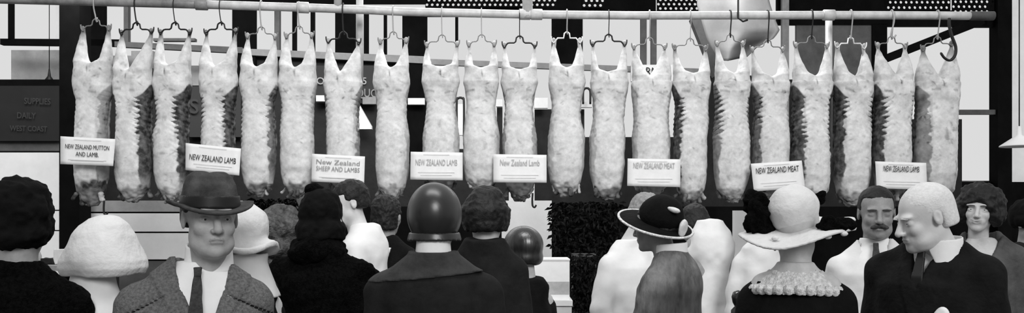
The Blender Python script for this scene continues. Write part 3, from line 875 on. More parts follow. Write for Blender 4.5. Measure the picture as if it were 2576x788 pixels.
# ------------------------------------------------------------------ people
def head_fn(p):
    fat = p.get('fat', 1.0); nose = p.get('nose', 1.0); fine = p.get('face', True); smile = p.get('smile', 0); open_ = p.get('eye_open', .0032)
    def fn(X, Y, Z):
        A = np.abs(X)
        f = ell(X, Y, Z, (0, .018, .035), (.076, .097, .083))
        f = smin(f, ell(X, Y, Z, (0, -.022, -.032), (.056 * fat, .068, .080)), .030)
        f = smin(f, ell(A, Y, Z, (.036 * fat, .000, -.060), (.021, .034, .026)), .025)
        f = smin(f, ell(X, Y, Z, (0, -.055, -.088), ((.040 if p.get('jowl') else .033) * fat, .034, .026)), .022)
        f = smin(f, ell(X, Y, Z, (0, -.078, -.098), (.017, .013, .013)), .016)
        f = smin(f, ell(A, Y, Z, (.037 * fat, -.060, -.028), (.019, .021, .020)), .020)
        if p.get('jowl'):
            f = smin(f, ell(A, Y, Z, (.036, -.035, -.076), (.024, .034, .022)), .02)
            f = smin(f, ell(X, Y, Z, (0, -.035, -.096), (.040, .036, .016)), .02)
        neck = p.get('neck', .055)
        f = smin(f, cap(X, Y, Z, (0, .022, -.065), (0, .040, -.23), neck * .95, neck * 1.12), .022)
        if not fine: 
            f = smin(f, ell(X, Y, Z, (0, -.100, -.028), (.013, .02, .026)), .012)
            f = smin(f, ell(A, Y, Z, (.080, .012, -.006), (.007, .017, .030)), .006)
            return f
        # brow, sockets
        f = smin(f, ell(A, Y, Z, (.028, -.078, .022), (.026, .016, .009)), .014)
        f = smax(f, -ell(A, Y, Z, (.031, -.101, .000), (.019, .019, .0125)), .012)
        # lids
        f = smin(f, ell(A, Y, Z, (.031, -.0715, -.001), (.0165, .0150, .0115)), .005)
        f = smax(f, -ell(A, Y, Z, (.031, -.090, -.0015), (.0125, .0130, open_)), .0015)
        # nose
        f = smin(f, cap(X, Y, Z, (0, -.084, .012), (0, -.108 - .004 * (nose - 1), -.031), .0075, .0115 * nose), .009)
        f = smin(f, ell(A, Y, Z, (.0115 * nose, -.097, -.036), (.0085, .010, .0075)), .006)
        f = smax(f, -ell(A, Y, Z, (.0065, -.104, -.0445), (.0035, .005, .004)), .003)
        # mouth block and lips
        f = smin(f, ell(X, Y, Z, (0, -.072, -.060), (.028 + .008 * smile, .022, .018)), .014)
        zc = -.0625 + smile * .35 * X * X / .03 - (1 - smile) * p.get('frown', 0) * X * X / .03
        f = smin(f, ell(X, Y, Z - (zc + .0625), (0, -.0905, -.0585), (.022 + .010 * smile, .0062, .0048)), .004)
        f = smin(f, ell(X, Y, Z - (zc + .0625), (0, -.0895, -.0675), (.018 + .009 * smile, .0065, .0052)), .004)
        f = smax(f, -ell(X, Y, Z - (zc + .0625), (0, -.098, -.0628), (.025 + .009 * smile, .008, .0014)), .002)
        # nasolabial folds
        f = smax(f, -cap(A, Y, Z, (.018, -.098, -.038), (.031, -.088, -.066), .0022, .0016), .008)
        # ears
        f = smin(f, ell(A, Y, Z, (.075 * (.5 + .5 * fat), .014, -.004), (.0075, .017, .029)), .006)
        f = smax(f, -ell(A, Y, Z, (.083 * (.5 + .5 * fat), .010, .002), (.005, .009, .016)), .004)
        # eyes set back
        return f
    return fn


def surf_y(fn, x, z, lo=-.16, hi=0.0):
    ys = np.arange(lo, hi, .0006, dtype=np.float32)
    f = fn(np.full((1, 1, 1), x, np.float32), ys[None, :, None], np.full((1, 1, 1), z, np.float32)).reshape(-1)
    k = np.argmax(f < 0)
    return float(ys[k])


HAND = None


def hand_mesh():
    global HAND
    if HAND is None:
        def fn(X, Y, Z):
            f = ell(X, Y, Z, (0, 0, -.045), (.016, .042, .052))
            for k, (y, L) in enumerate(((-.030, .070), (-.010, .080), (.011, .074), (.030, .058))):
                a = (0, y, -.085); b = (.006, y * 1.05, -.085 - L * .5); c = (.020, y * 1.05, -.085 - L)
                f = smin(f, cap(X, Y, Z, a, b, .0095, .0085), .004); f = smin(f, cap(X, Y, Z, b, c, .0085, .007), .003)
            f = smin(f, cap(X, Y, Z, (.004, -.030, -.03), (.012, -.058, -.065), .013, .010), .008)
            f = smin(f, cap(X, Y, Z, (.012, -.058, -.065), (.018, -.060, -.095), .010, .008), .003)
            return smin(f, cap(X, Y, Z, (0, 0, .05), (0, 0, -.01), .028, .026), .02)
        lo, hi, h = (-.04, -.08, -.18), (.04, .06, .06), .0045
        X, Y, Z = grid(lo, hi, h); HAND = surfnet(fn(X, Y, Z), lo, h)
    return HAND


class Person:
    def __init__(s, label, px, D, eye_py, yaw=0, head=None, hyaw=0, htilt=0, hroll=0, hoff=(0, 0), skin=None, H=None, hscale=1.0, fine=.0045, group=None, neckpull=0):
        s.D = D; s.s = D / F
        s.eye = CZ + (HY - eye_py) * s.s
        s.H = s.eye + .115
        s.sh = s.H - .295
        s.root = empty('person', ((px - CX) * s.s, D, 0), label, 'person', group, R(yaw))
        s.hp = head or {}
        s.T = Matrix.Translation((hoff[0], hoff[1] - .02, s.eye)) @ Matrix.Rotation(R(hyaw), 4, 'Z') @ Matrix.Rotation(R(htilt), 4, 'X') @ Matrix.Rotation(R(hroll), 4, 'Y') @ Matrix.Scale(hscale, 4)
        s.skin = skin or M_skin
        s.fine = fine
        s.arms = None

    def arms_pose(s, sw, arms):
        sh = s.sh
        base = {}
        for sg in (-1, 1):
            base[sg] = [(sg * (sw - .06), .005, sh - .065), (sg * (sw - .015), .03, sh - .34), (sg * (sw - .01), -.03, sh - .60)]
        if arms:
            for sg, pts in arms.items(): base[sg] = [base[sg][0]] + pts
        s.arm = base

    def body(s, sw=.215, arms=None, legs=True):
        s.sw = sw; s.arms_pose(sw, arms)
        fn = head_fn(s.hp); h = s.fine
        lo, hi = (-.11, -.145, -.235), (.11, .135, .135)
        X, Y, Z = grid(lo, hi, h)
        V, Q = surfnet(np.broadcast_to(fn(X, Y, Z), (X.shape[0], Y.shape[1], Z.shape[2])), lo, h)
        c = V[Q].mean(1)
        zl = c[:, 2] - s.hp.get('smile', 0) * .35 * c[:, 0] ** 2 / .03
        lip = (np.abs(c[:, 0]) < .022 + .008 * s.hp.get('smile', 0)) & (zl > -.0715) & (zl < -.0560) & (c[:, 1] < -.090) if s.hp.get('face', True) else np.zeros(len(Q), bool)
        Vs = [xf(V, s.T)]; Qs = [Q]; mi = [lip.astype(int)]; n = len(V)
        # trunk and legs under the clothes, on to the feet
        sh = s.sh; hip = sh - .52
        def tf(X, Y, Z):
            f = loft(X, Y, Z, [hip - .08, hip, sh - .42, sh - .2, sh - .04, sh + .04], [.12, .15, .13, .15, .13, .06], [.09, .10, .085, .10, .08, .055], 0, .02)
            for sg in (-1, 1):
                f = smin(f, cap(X, Y, Z, (sg * .085, .02, hip), (sg * .09, .0, .48), .085, .055), .03)
                f = smin(f, cap(X, Y, Z, (sg * .09, .0, .48), (sg * .095, .03, .09), .05, .035), .02)
                f = smin(f, cap(X, Y, Z, (sg * .095, .03, .06), (sg * .11, -.12, .04), .035, .028), .02)
                a = s.arm[sg]
                f = smin(f, cap(X, Y, Z, a[0], a[1], .045, .038), .03); f = smin(f, cap(X, Y, Z, a[1], a[2], .038, .026), .01)
            return f
        lo2, hi2, h2 = (-sw - .12, -.34, 0.0), (sw + .12, .2, sh + .08), .014
        X, Y, Z = grid(lo2, hi2, h2); V2, Q2 = surfnet(tf(X, Y, Z), lo2, h2)
        Vs.append(V2); Qs.append(Q2 + n); mi.append(np.zeros(len(Q2), int)); n += len(V2)
        for sg in (-1, 1):
            Vh, Qh = hand_mesh(); Vh = Vh.copy(); Qh = Qh.copy()
            a = Vector(s.arm[sg][1]); b = Vector(s.arm[sg][2]); d = (b - a).normalized()
            rot = Vector((0, 0, -1)).rotation_difference(d).to_matrix().to_4x4()
            if sg > 0: Vh[:, 0] *= -1; Qh = Qh[:, ::-1]
            Vh = xf(Vh, Matrix.Translation(b) @ rot)
            Vs.append(Vh.astype(np.float32)); Qs.append(Qh + n); mi.append(np.zeros(len(Qh), int)); n += len(Vh)
        mk('body', np.concatenate(Vs), np.concatenate(Qs), [s.skin, s.hp.get('lip', M_lip)], s.root, midx=np.concatenate(mi))
        if s.hp.get('face', True):
            for sg in (-1, 1):
                mb = MB().ball((0, 0, 0), .0118, 20)
                T = s.T @ Matrix.Translation((sg * .031, -.0712, -.001)) @ Matrix.Rotation(math.pi / 2, 4, 'X')
                V = np.array(mb.V); cen = np.array([V[list(f)].mean(0) for f in mb.F])
                mk('eye', xf(V, T), mb.F, [M_eye, M_iris], s.root, midx=(cen[:, 2] > .0104).astype(int))
            s.brows(fn)
        return s

    def brows(s, fn):
        m = s.hp.get('brow_mat', M_brow); bw = s.hp.get('brow', .0032)
        for sg in (-1, 1):
            pts = []
            for k in range(8):
                t = k / 7; x = sg * (.013 + .036 * t); z = .0195 + .004 * math.sin(t * 2.6) - .004 * t + s.hp.get('brow_up', 0) * math.sin(t * 3)
                pts.append((x, surf_y(fn, x, z) + .0005, z))
            mb = MB().tube(pts, [bw * (.5 + .5 * math.sin(.5 + 2.4 * k / 7)) for k in range(8)], 8)
            mk('eyebrow', xf(np.array(mb.V), s.T), mb.F, m, s.root)

    def garment(s, name, m, sw=None, hem=.45, ext=0.0, dep=.125, hips=.17, waist=.155, amps=None, h=.008, cut=None, collar=0.0, slope=0.0, arm_r=(.062, .05, .042), neckr=.064, hump=0.0, zmin=None):
        sw = sw or s.sw; sh = s.sh
        zs = [hem, sh - .56, sh - .40, sh - .22, sh - .10, sh - .035, sh + .015, sh + .055 + collar]
        rx = [hips + .04, hips, waist, sw - .045, sw - .04, sw - .065, .11, neckr + .008]
        ry = [dep + .03, dep, dep - .01, dep + .005, dep - .005, dep - .03, .075, neckr + .006]
        cy = [.01, .01, .01, .01, .015, .025, .03, .03]
        def fn(X, Y, Z):
            f = loft(X, Y, Z, zs, rx, ry, 0.0, cy, 2.2)
            for sg in (-1, 1):
                a = s.arm[sg]
                f = smin(f, cap(X, Y, Z, (sg * .05, .02, sh + .015 - slope), (sg * (sw - .075), .01, sh - .055 - slope), .055, .055), .04)
                f = smin(f, cap(X, Y, Z, (a[0][0], a[0][1], a[0][2] - slope), a[1], arm_r[0], arm_r[1]), .035)
                f = smin(f, cap(X, Y, Z, a[1], a[2], arm_r[1], arm_r[2]), .015)
            if hump: f = smin(f, ell(X, Y, Z, (0, .07, sh - .06), (.12, .08, .12)), .05)
            f = f - ext
            if cut: f = cut(X, Y, Z, f)
            return f
        s.last = fn
        xs = [p[0] for a in s.arm.values() for p in a]; ys = [p[1] for a in s.arm.values() for p in a]
        lo = (min(-sw - .04, min(xs) - .08) - ext, min(-.2, min(ys) - .08) - ext, zmin if zmin is not None else min(hem, s.arm[1][2][2] - .06)); hi = (max(sw + .04, max(xs) + .08) + ext, max(.22, max(ys) + .08) + ext, sh + .13 + collar + ext)
        return field(name, fn, lo, hi, h, m, s.root, amps=amps or [(.006, 9, 3), (.003, 22, 5)])

    def lower(s, m, hem):
        def fn(X, Y, Z):
            f = 1
            for sg in (-1, 1):
                c = cap(X, Y, Z, (sg * .09, .01, hem + .1), (sg * .095, .03, .10), .085, .065)
                f = c if sg < 0 else np.minimum(f, c)
            return f
        field('trousers' if hem > .5 else 'skirt', fn, (-.2, -.12, .06), (.2, .14, hem + .2), .012, m, s.root)
        def sf(X, Y, Z):
            A = np.abs(X); f = smin(cap(A, Y, Z, (.095, .04, .045), (.11, -.14, .035), .045, .038), cap(A, Y, Z, (.095, .04, .04), (.095, .03, .12), .045, .045), .02)
            return smax(f, -Z, .004)
        field('shoes', sf, (-.18, -.22, 0), (.18, .12, .16), .009, mat('black_leather', .015, .35, spec=.5), s.root)

    def onhead(s, name, fn, lo, hi, h, m, amps=None, **kw):
        return field(name, fn, lo, hi, h, m, s.root, amps=amps, T=s.T, **kw)

    def hair(s, m, full=1.0, low=-.06, front=.045, curl=.004, side=.0, name='hair', part=0, back=.0):
        def fn(X, Y, Z):
            f = ell(X, Y, Z, (0, .024, .040), (.082 * full, .102 * full, .088 * full))
            f = smin(f, ell(X, Y, Z, (0, .055, .00 + low * .5), (.075 * full, .065 * full, .05 - low * .5)), .03)
            # face opening
            hl = -.035 + side
            g = np.maximum(Y - hl, Z - front)          # inside: region in front of hl and below the hairline
            g = smax(np.maximum(Y - (.02 + side), Z - .0), -(-Y), .001) if False else g
            f = smax(f, -g, .012)
            e = np.maximum(Y - (.022 + side), Z - .012)  # clear the ears and cheeks
            f = smax(f, -e, .012)
            f = smax(f, low - Z, .01)
            return f
        return s.onhead(name, fn, (-.14, -.13, -.16), (.14, .17, .17), .0055, m, amps=[(curl, 45, 1), (curl * .7, 110, 2)])

    def hat(s, name, fn, m, h=.006, amps=None, box=((-.24, -.24, -.08), (.24, .24, .2))):
        return s.onhead(name, fn, box[0], box[1], h, m, amps)


def brim_fn(rx, ry, z0, zf, t=.005, cy=.01):
    def fn(X, Y, Z):
        q = np.sqrt((X / rx) ** 2 + ((Y - cy) / ry) ** 2)
        zz = z0 + zf(X, Y, q)
        return smax(np.abs(Z - zz) - t, (q - 1) * min(rx, ry), .006)
    return fn


def build_people():
    # ---- man in fedora, tweed suit
    p = Person('person facing the camera in dark felt hat, grey tweed suit, white shirt and dark tie', 494, 2.62, 549, yaw=20, hyaw=10, htilt=2, hoff=(.040, -.015),
               head=dict(fat=1.0, jowl=True, nose=1.08, eye_open=.0031, brow=.0042, brow_up=-.002, frown=.25, brow_mat=mat('grey_brow', .07), lip=mat('tanned_lip', .27)), skin=mat('tanned_skin', .36, .55, .12, 30, .12, 150, spec=.35), fine=.0028)
    p.body(.222)
    sh = p.sh
    def vcut(X, Y, Z, f):
        w = np.clip((Z - (sh - .20)) * .34, -1, .075)
        v = np.maximum(np.abs(X - .018) - w, Y - .01)
        lap = np.clip((w + .052 + .03 * np.clip((Z - (sh - .09)) * 8, 0, 1) - np.abs(X - .018)) / .004, 0, 1) * (Y < 0) * np.clip((Z - (sh - .24)) * 30, 0, 1)
        f = f - .007 * lap
        notch = np.maximum(np.abs((Z - (sh - .055)) + (np.abs(X) - .10) * .5) - .003, -(np.abs(X) - .085))
        f = smax(f, -np.maximum(notch, Y), .003)
        neck = np.sqrt((X - .030) ** 2 + (Y - .02) ** 2) - .074
        f = smax(f, -np.maximum(neck, (sh - .01) - Z), .004)
        return smax(f, -v, .003)
    p.garment('jacket', M_tweed, hem=.78, cut=vcut, h=.006, slope=.018, amps=[(.006, 7, 3), (.003, 18, 5), (.0012, 60, 2)], collar=.0)
    def shirt(X, Y, Z):
        f = loft(X, Y, Z, [sh - .34, sh - .2, sh - .1, sh - .03, sh + .01, sh + .05], [.12, .135, .148, .146, .105, .070], [.105, .114, .106, .096, .080, .066], [0, 0, 0, .005, .01, .014], [.01, .01, .012, .02, .018, .02], 2.2)
        return np.maximum(f, Y - .06)
    field('shirt', shirt, (-.17, -.14, sh - .34), (.16, .10, sh + .06), .005, M_shirt, p.root, amps=[(.002, 25, 1)])
    def collar(X, Y, Z):
        cx_ = .036
        q = np.sqrt(((X - cx_) / 1.0) ** 2 + ((Y - .022) / 1.05) ** 2)
        rr = .069 - (Z - (sh + .03)) * .08
        f = np.abs(q - rr) - .0035
        top = sh + .095 + .014 * np.clip((Y) / .06, -1, 1)
        bot = sh + .018 - .045 * np.clip((-Y - .02) / .05, 0, 1) * np.clip(1 - np.abs(np.abs(X - .008) - .034) / .03, 0, 1)
        f = np.maximum(f, np.maximum(Z - top, bot - Z))
        gap = np.maximum(np.abs(X - .010) - (.003 + np.maximum(0, sh + .060 - Z) * .38), Y)
        return smax(f, -gap, .002)
    field('collar', collar, (-.08, -.09, sh - .04), (.13, .12, sh + .12), .0035, M_shirt, p.root)
    # tie: knot and blade
    mb = []
    def tie(X, Y, Z):
        x0 = .002 + (Z - sh) * .05
        zt = np.clip((sh + .035 - Z) / .30, 0, 1)
        w = np.where(Z > sh + .012, .010 + (Z - sh - .012) * .12, .008 + zt * .030)
        yb = -.078 - .052 * np.clip(zt * 3.0, 0, 1) + np.where(Z > sh + .012, -.006, 0)
        f = np.maximum(np.abs(X - x0) - w, np.abs(Y - yb) - .006)
        return np.maximum(f, np.maximum(Z - (sh + .038), (sh - .30) - Z))
    field('tie', tie, (-.06, -.15, sh - .31), (.05, -.05, sh + .05), .0032, M_tie, p.root, amps=[(.0015, 40, 1)])
    def vest(X, Y, Z):
        f = loft(X, Y, Z, [sh - .5, sh - .3, sh - .1], [.13, .135, .12], [.112, .121, .105], 0, [.005, .008, .01], 2.2)
        v = np.abs(X - .018) - np.maximum(0, (Z - (sh - .19))) * .55
        return np.maximum(np.maximum(f, -v), Y)
    field('waistcoat', vest, (-.15, -.15, sh - .5), (.15, .02, sh - .10), .005, M_tweed, p.root)
    p.lower(M_tweed, .72)
    # fedora
    def crown(X, Y, Z):
        f = loft(X, Y, Z, [.030, .06, .10, .125, .138], [.083, .080, .073, .062, .045], [.104, .101, .092, .078, .05], 0, .012, 2.2)
        f = smax(f, -ell(X, Y, Z, (0, .0, .147), (.018, .085, .016)), .012)
        return smax(f, -ell(np.abs(X), Y, Z, (.052, -.07, .125), (.018, .03, .03)), .015)
    p.hat('hat_crown', crown, M_felt, h=.004, amps=[(.002, 20, 1)], box=((-.1, -.12, .02), (.1, .14, .15)))
    p.hat('hat_brim', brim_fn(.124, .150, .030, lambda X, Y, q: .95 * X * X + -.30 * np.clip(-Y - .03, 0, 1) * .55 + .010 * np.clip(q - .8, 0, 1) * 3, .0055, .008), M_felt, h=.004)
    p.hat('hat_band', lambda X, Y, Z: np.maximum(loft(X, Y, Z, [.030, .068], [.0865, .083], [.1075, .104], 0, .012, 2.2), -loft(X, Y, Z, [.028, .07], [.080, .077], [.101, .098], 0, .012, 2.2)), M_band, h=.004, box=((-.1, -.12, .02), (.1, .14, .075)))
    p.hair(M_hair, full=.985, low=-.03, front=.02, curl=.001)

    # ---- white-haired man, dark suit, profile to the left
    p = Person('person with white hair seen in profile, black suit, white collar and pocket handkerchief', 2342, 3.1, 548, yaw=-46, hyaw=-42, htilt=17, hoff=(.0, -.045),
               head=dict(fat=1.0, jowl=True, nose=1.12, brow=.0030, brow_mat=M_hairw, eye_open=.0020, lip=mat('pale_lip', .5)), skin=M_skin_pale, fine=.0034, hscale=.95)
    p.sh += .045; p.body(.235); sh = p.sh
    def vc(X, Y, Z, f):
        w = np.clip((Z - (sh - .12)) * .30, -1, .07)
        v = np.maximum(np.abs(X) - w, Y - .0)
        neck = np.sqrt((X - .032) ** 2 + (Y + .008) ** 2) - .076
        f = smax(f, -np.maximum(neck, (sh + .005) - Z), .004)
        lap = np.clip((w + .05 - np.abs(X)) / .004, 0, 1) * (Y < 0) * np.clip((Z - (sh - .26)) * 30, 0, 1)
        return smax(f - .006 * lap, -v, .003)
    p.garment('jacket', M_navy, hem=.75, dep=.15, waist=.18, hips=.185, cut=vc, h=.007, collar=.01)
    field('shirt', lambda X, Y, Z: loft(X, Y, Z, [sh - .25, sh - .1, sh - .03, sh + .02, sh + .05], [.12, .13, .11, .075, .066], [.125, .118, .09, .074, .064], 0, [.01, .01, .015, .018, .02], 2.2), (-.15, -.15, sh - .25), (.15, .15, sh + .05), .006, M_shirt, p.root)
    def col2(X, Y, Z):
        q = np.sqrt((X - .032) ** 2 + (Y + .008) ** 2)
        f = np.abs(q - (.074 - (Z - sh) * .05)) - .0035
        f = np.maximum(f, np.maximum(Z - (sh + .066 + .12 * (Y)), (sh - .005 - .02 * (np.abs(X) > .0)) - Z))
        return smax(f, -np.maximum(np.abs(X - .012) - (.002 + np.maximum(0, sh + .04 - Z) * .5), Y), .002)
    field('collar', col2, (-.07, -.1, sh - .03), (.13, .12, sh + .15), .004, M_shirt, p.root)
    field('tie', lambda X, Y, Z: np.maximum(np.maximum(np.abs(X) - (.012 + np.maximum(0, sh + .02 - Z) * .08), np.abs(Y + .078 + np.clip(sh + .03 - Z, 0, .1) * .45) - .007), np.maximum(Z - (sh + .035), sh - .2 - Z)), (-.05, -.15, sh - .2), (.05, -.05, sh + .05), .004, M_band, p.root)
    field('pocket_handkerchief', lambda X, Y, Z: np.maximum(ell(X, Y, Z, (.090, -.142, sh - .195), (.026, .016, .030)), (sh - .21) - Z), (.05, -.17, sh - .23), (.13, -.11, sh - .15), .004, M_shirt, p.root, amps=[(.003, 50, 1)])
    p.hair(M_hairw, full=.965, low=-.05, front=.045, curl=.0008, side=.01)
    p.lower(M_navy, .7)

    # ---- moustached butcher
    p = Person('person with dark hair, moustache, white coat and short dark tie, beside the white-haired man', 2200, 4.05, 537, yaw=-18, htilt=4, hyaw=3, hoff=(.008, 0), head=dict(fat=1.06, jowl=True, nose=1.15, brow=.0038, eye_open=.0014),
               skin=mat('ruddy_face', .25, .5, .15, 30, .1, 120), fine=.0042)
    p.body(.215); sh = p.sh
    def vc3(X, Y, Z, f):
        w = np.clip((Z - (sh - .13)) * .36, -1, .06)
        neck = np.sqrt(X ** 2 + (Y - .015) ** 2) - .068
        f = smax(f, -np.maximum(neck, (sh + .0) - Z), .004)
        return smax(f, -np.maximum(np.abs(X) - w, Y), .003)
    p.garment('white_coat', M_coatw, hem=.45, cut=vc3, h=.008, amps=[(.008, 9, 3), (.004, 22, 5)], slope=.02)
    field('shirt', lambda X, Y, Z: loft(X, Y, Z, [sh - .2, sh - .1, sh - .03, sh + .03, sh + .065], [.12, .13, .11, .070, .064], [.11, .108, .09, .068, .064], 0, [.01, .01, .015, .018, .02], 2.2), (-.15, -.15, sh - .2), (.15, .15, sh + .065), .006, M_shirt, p.root)
    field('tie', lambda X, Y, Z: np.maximum(np.maximum(np.abs(X) - (.012 + np.maximum(0, sh + .02 - Z) * .14) * np.clip((Z - sh + .115) * 20, 0, 1), np.abs(Y + .072 + np.clip(sh + .03 - Z, 0, .12) * .42) - .007), np.maximum(Z - (sh + .045), sh - .115 - Z)), (-.05, -.15, sh - .14), (.05, -.05, sh + .06), .004, M_tie, p.root)
    p.hair(M_hair, full=.985, low=-.03, front=.066, curl=.002, side=.01)
    p.onhead('moustache', lambda X, Y, Z: ell(np.abs(X), Y, Z + .25 * np.abs(X), (.014, -.094, -.050), (.027, .012, .011)), (-.05, -.12, -.09), (.05, -.07, -.02), .003, mat('moustache_hair', .05, .8, .5, 60), amps=[(.002, 90, 1)])
    p.lower(M_darkcloth, .5)

    # ---- smiling dark-haired woman
    p = Person('person with dark curly hair, smiling, in a grey open-necked coat at the right', 2470, 4.35, 527, yaw=-16, hyaw=-18, htilt=2, hroll=4, hoff=(-.015, 0), head=dict(fat=.93, smile=1.0, nose=.9, neck=.048, brow=.0028, eye_open=.0026, lip=mat('soft_lip', .38)),
               skin=M_skin, fine=.0042, hscale=.96)
    p.body(.205); sh = p.sh
    def vc4(X, Y, Z, f):
        w = np.clip((Z - (sh - .10)) * .62, -1, .09)
        neck = np.sqrt(X ** 2 + (Y - .015) ** 2) - .066
        f = smax(f, -np.maximum(neck, (sh - .0) - Z), .004)
        return smax(f, -np.maximum(np.abs(X) - w, Y), .004)
    p.garment('coat', M_greycoat, hem=.35, cut=vc4, h=.009)
    field('chest', lambda X, Y, Z: loft(X, Y, Z, [sh - .2, sh - .1, sh - .03, sh + .02], [.12, .13, .10, .055], [.11, .105, .08, .052], 0, [.01, .01, .02, .02], 2.2), (-.15, -.15, sh - .2), (.15, .15, sh + .02), .007, M_skin, p.root).name = 'blouse_neckline'
    def curly(X, Y, Z):
        f = ell(X, Y, Z, (0, .015, .030), (.115, .112, .108))
        f = smin(f, ell(np.abs(X), Y, Z, (.082, -.002, -.02), (.038, .06, .055)), .02)
        g = ell(X, Y, Z, (0, -.10, -.035), (.060, .085, .080))
        return smax(smax(f, -g, .01), -.085 - Z, .02)
    p.onhead('hair', curly, (-.16, -.15, -.12), (.16, .17, .18), .006, M_hair, amps=[(.012, 32, 1), (.006, 75, 2)])
    p.lower(M_darkcloth, .4)

    # ---- far right edge, dark figure
    p = Person('person in dark clothes and dark hat cut by the right frame edge', 2590, 4.9, 560, yaw=20, head=dict(face=False), skin=M_skin_dark)
    p.body(.21); p.garment('coat', M_darkcloth, hem=.35, h=.012)
    p.hat('hat', lambda X, Y, Z: smax(ell(X, Y, Z, (0, .015, .03), (.1, .12, .11)), -.03 - Z, .02), M_blackcloth, amps=[(.006, 40, 1)], h=.008); p.lower(M_darkcloth, .4)

    # ---- woman in white wide hat, seen from behind
    p = Person('person from behind in broad white plumed hat, lace collar and black dress', 2002, 3.0, 577, yaw=160, head=dict(face=False, neck=.052), skin=M_skin, fine=.005, hoff=(.0, .0))
    p.body(.195, arms=None); sh = p.sh
    p.garment('dress', M_blackcloth, hem=.2, h=.008, slope=.01, cut=lambda X, Y, Z, f: smax(f, -(ell(X, Y, Z, (0, .02, sh + .05), (.145, .15, .082))), .006), amps=[(.003, 14, 1)])
    field('shoulders_skin', lambda X, Y, Z: smin(loft(X, Y, Z, [sh - .12, sh - .06, sh - .02, sh + .03, sh + .07], [.12, .125, .12, .085, .058], [.10, .09, .085, .068, .056], 0, [.02, .022, .026, .03, .03], 2.2), cap(X, Y, Z, (-.1, .02, sh - .02), (.1, .02, sh - .02), .05, .05), .03), (-.18, -.12, sh - .12), (.18, .16, sh + .08), .006, M_skin, p.root).name = 'bare_shoulders'
    # lace collar: band plus scallops
    def lace(X, Y, Z):
        q = np.sqrt((X / .116) ** 2 + ((Y - .02) / .098) ** 2)
        zz = sh + .036 - (q - .7) * .12
        return np.maximum(np.abs(Z - zz) - .012, np.maximum(q - 1.22, .72 - q) * .1)
    field('lace_collar', lace, (-.19, -.15, sh - .13), (.19, .19, sh + .05), .005, M_lace, p.root, amps=[(.002, 60, 1), (.0015, 110, 2)])
    for k in range(26):
        a = 2 * math.pi * k / 26
        c = (.140 * math.cos(a), .02 + .118 * math.sin(a), sh - .022 - .004 * math.cos(2 * a))
        MB().ball((0, 0, 0), (.018, .012, .019), 10).build('collar_scallop', M_lace, p.root, True, loc=c)
    T_h = p.T
    p.T = T_h @ Matrix.Rotation(R(-13), 4, 'X') @ Matrix.Rotation(R(6), 4, 'Y')
    p.hat('hat_crown', lambda X, Y, Z: ell(X, Y, Z, (0, .02, .075), (.086, .095, .085)), M_straw, amps=[(.003, 30, 1)], box=((-.12, -.1, -.03), (.12, .14, .18)))
    p.hat('hat_brim', brim_fn(.195, .205, .012, lambda X, Y, q: -.012 * q * q + .012 * np.sin(3.5 * np.arctan2(Y, X + 1e-6)) * q, .005, .01), M_straw, h=.005, amps=[(.002, 20, 1)])
    def plume(name, c, r, sd, m=M_fur):
        p.hat(name, lambda X, Y, Z: ell(X, Y, Z, c, r), m, h=.005, amps=[(.016, 30, sd), (.010, 70, sd + 1)], box=(tuple(c[q] - r[q] - .03 for q in range(3)), tuple(c[q] + r[q] + .03 for q in range(3))))
    plume('hat_plume', (.118, .05, .055), (.045, .05, .062), 1); plume('hat_plume', (.12, .02, .10), (.04, .04, .05), 3)
    plume('hat_flower', (-.128, .105, .022), (.058, .040, .026), 5); plume('hat_flower', (-.088, -.02, .10), (.018, .018, .016), 6)
    for c in ((-.155, .138, .002), (-.105, .150, .000), (.06, .155, .012)):
        mk('bead', xf(np.array(MB().ball(c, (.012, .009, .008), 10).V), p.T), MB().ball(c, .01, 10).F, M_straw, p.root)
    p.T = T_h
    mk('earring', xf(np.array(MB().tube([(.068, .03, -.015), (.068, .03, -.075)], .003, 8).V), p.T), MB().tube([(0, 0, 0), (0, 0, 1)], .003, 8).F, M_steel, p.root)
    p.lower(M_blackcloth, .3)

    # ---- black brimmed hat woman, knitted grey jacket
    p = Person('person in a tilted black hat with pale-edged brim and mottled grey jacket', 1672, 3.9, 567, yaw=-118, hyaw=-6, htilt=8, hoff=(.0, -.025), head=dict(fat=.95, neck=.050, nose=.9), skin=mat('shaded_skin', .33, .55, .1, 20), fine=.0045, hscale=.97)
    p.body(.185, arms={1: [(.17, -.04, p.sh - .30), (.12, -.22, p.sh - .38)], -1: [(-.20, -.02, p.sh - .30), (-.14, -.24, p.sh - .38)]}); sh = p.sh
    p.garment('jacket', M_cardigan, hem=.55, dep=.14, hump=1, slope=.01, h=.008, amps=[(.008, 10, 4), (.004, 26, 2)], arm_r=(.07, .062, .05), neckr=.06)
    field('collar', lambda X, Y, Z: np.maximum(np.abs(np.sqrt(X ** 2 + (Y - .03) ** 2) - .066) - .006, np.maximum(Z - (sh + .095 + (Y) * .1), sh + .03 - Z)), (-.09, -.06, sh), (.09, .12, sh + .12), .005, M_shirt, p.root)
    th = p.T; p.T = th @ Matrix.Rotation(R(-25), 4, 'X') @ Matrix.Rotation(R(11), 4, 'Y')
    p.hat('hat_crown', lambda X, Y, Z: smax(smin(ell(X, Y, Z, (0, .022, .055), (.090, .106, .088)), ell(X, Y, Z, (0, .03, .09), (.07, .08, .06)), .02), .005 - Z, .01), M_blackcloth, amps=[(.002, 20, 1)])
    bz = lambda X, Y, q: -.018 * q * q + .05 * np.clip(-Y, 0, 1) * q - .02 * np.clip(Y, 0, 1)
    p.hat('hat_brim', brim_fn(.155, .178, .022, bz, .005, .0), M_blackcloth, h=.005)
    ring = []
    for k in range(49):
        a = 2 * math.pi * k / 48; x, y = .155 * math.cos(a), .178 * math.sin(a); ring.append((x, y, .024 + float(bz(np.float64(x), np.float64(y), 1.0))))
    mb = MB().tube(ring, .0062, 8, False); mk('brim_binding', xf(np.array(mb.V), p.T), mb.F, M_lace, p.root)
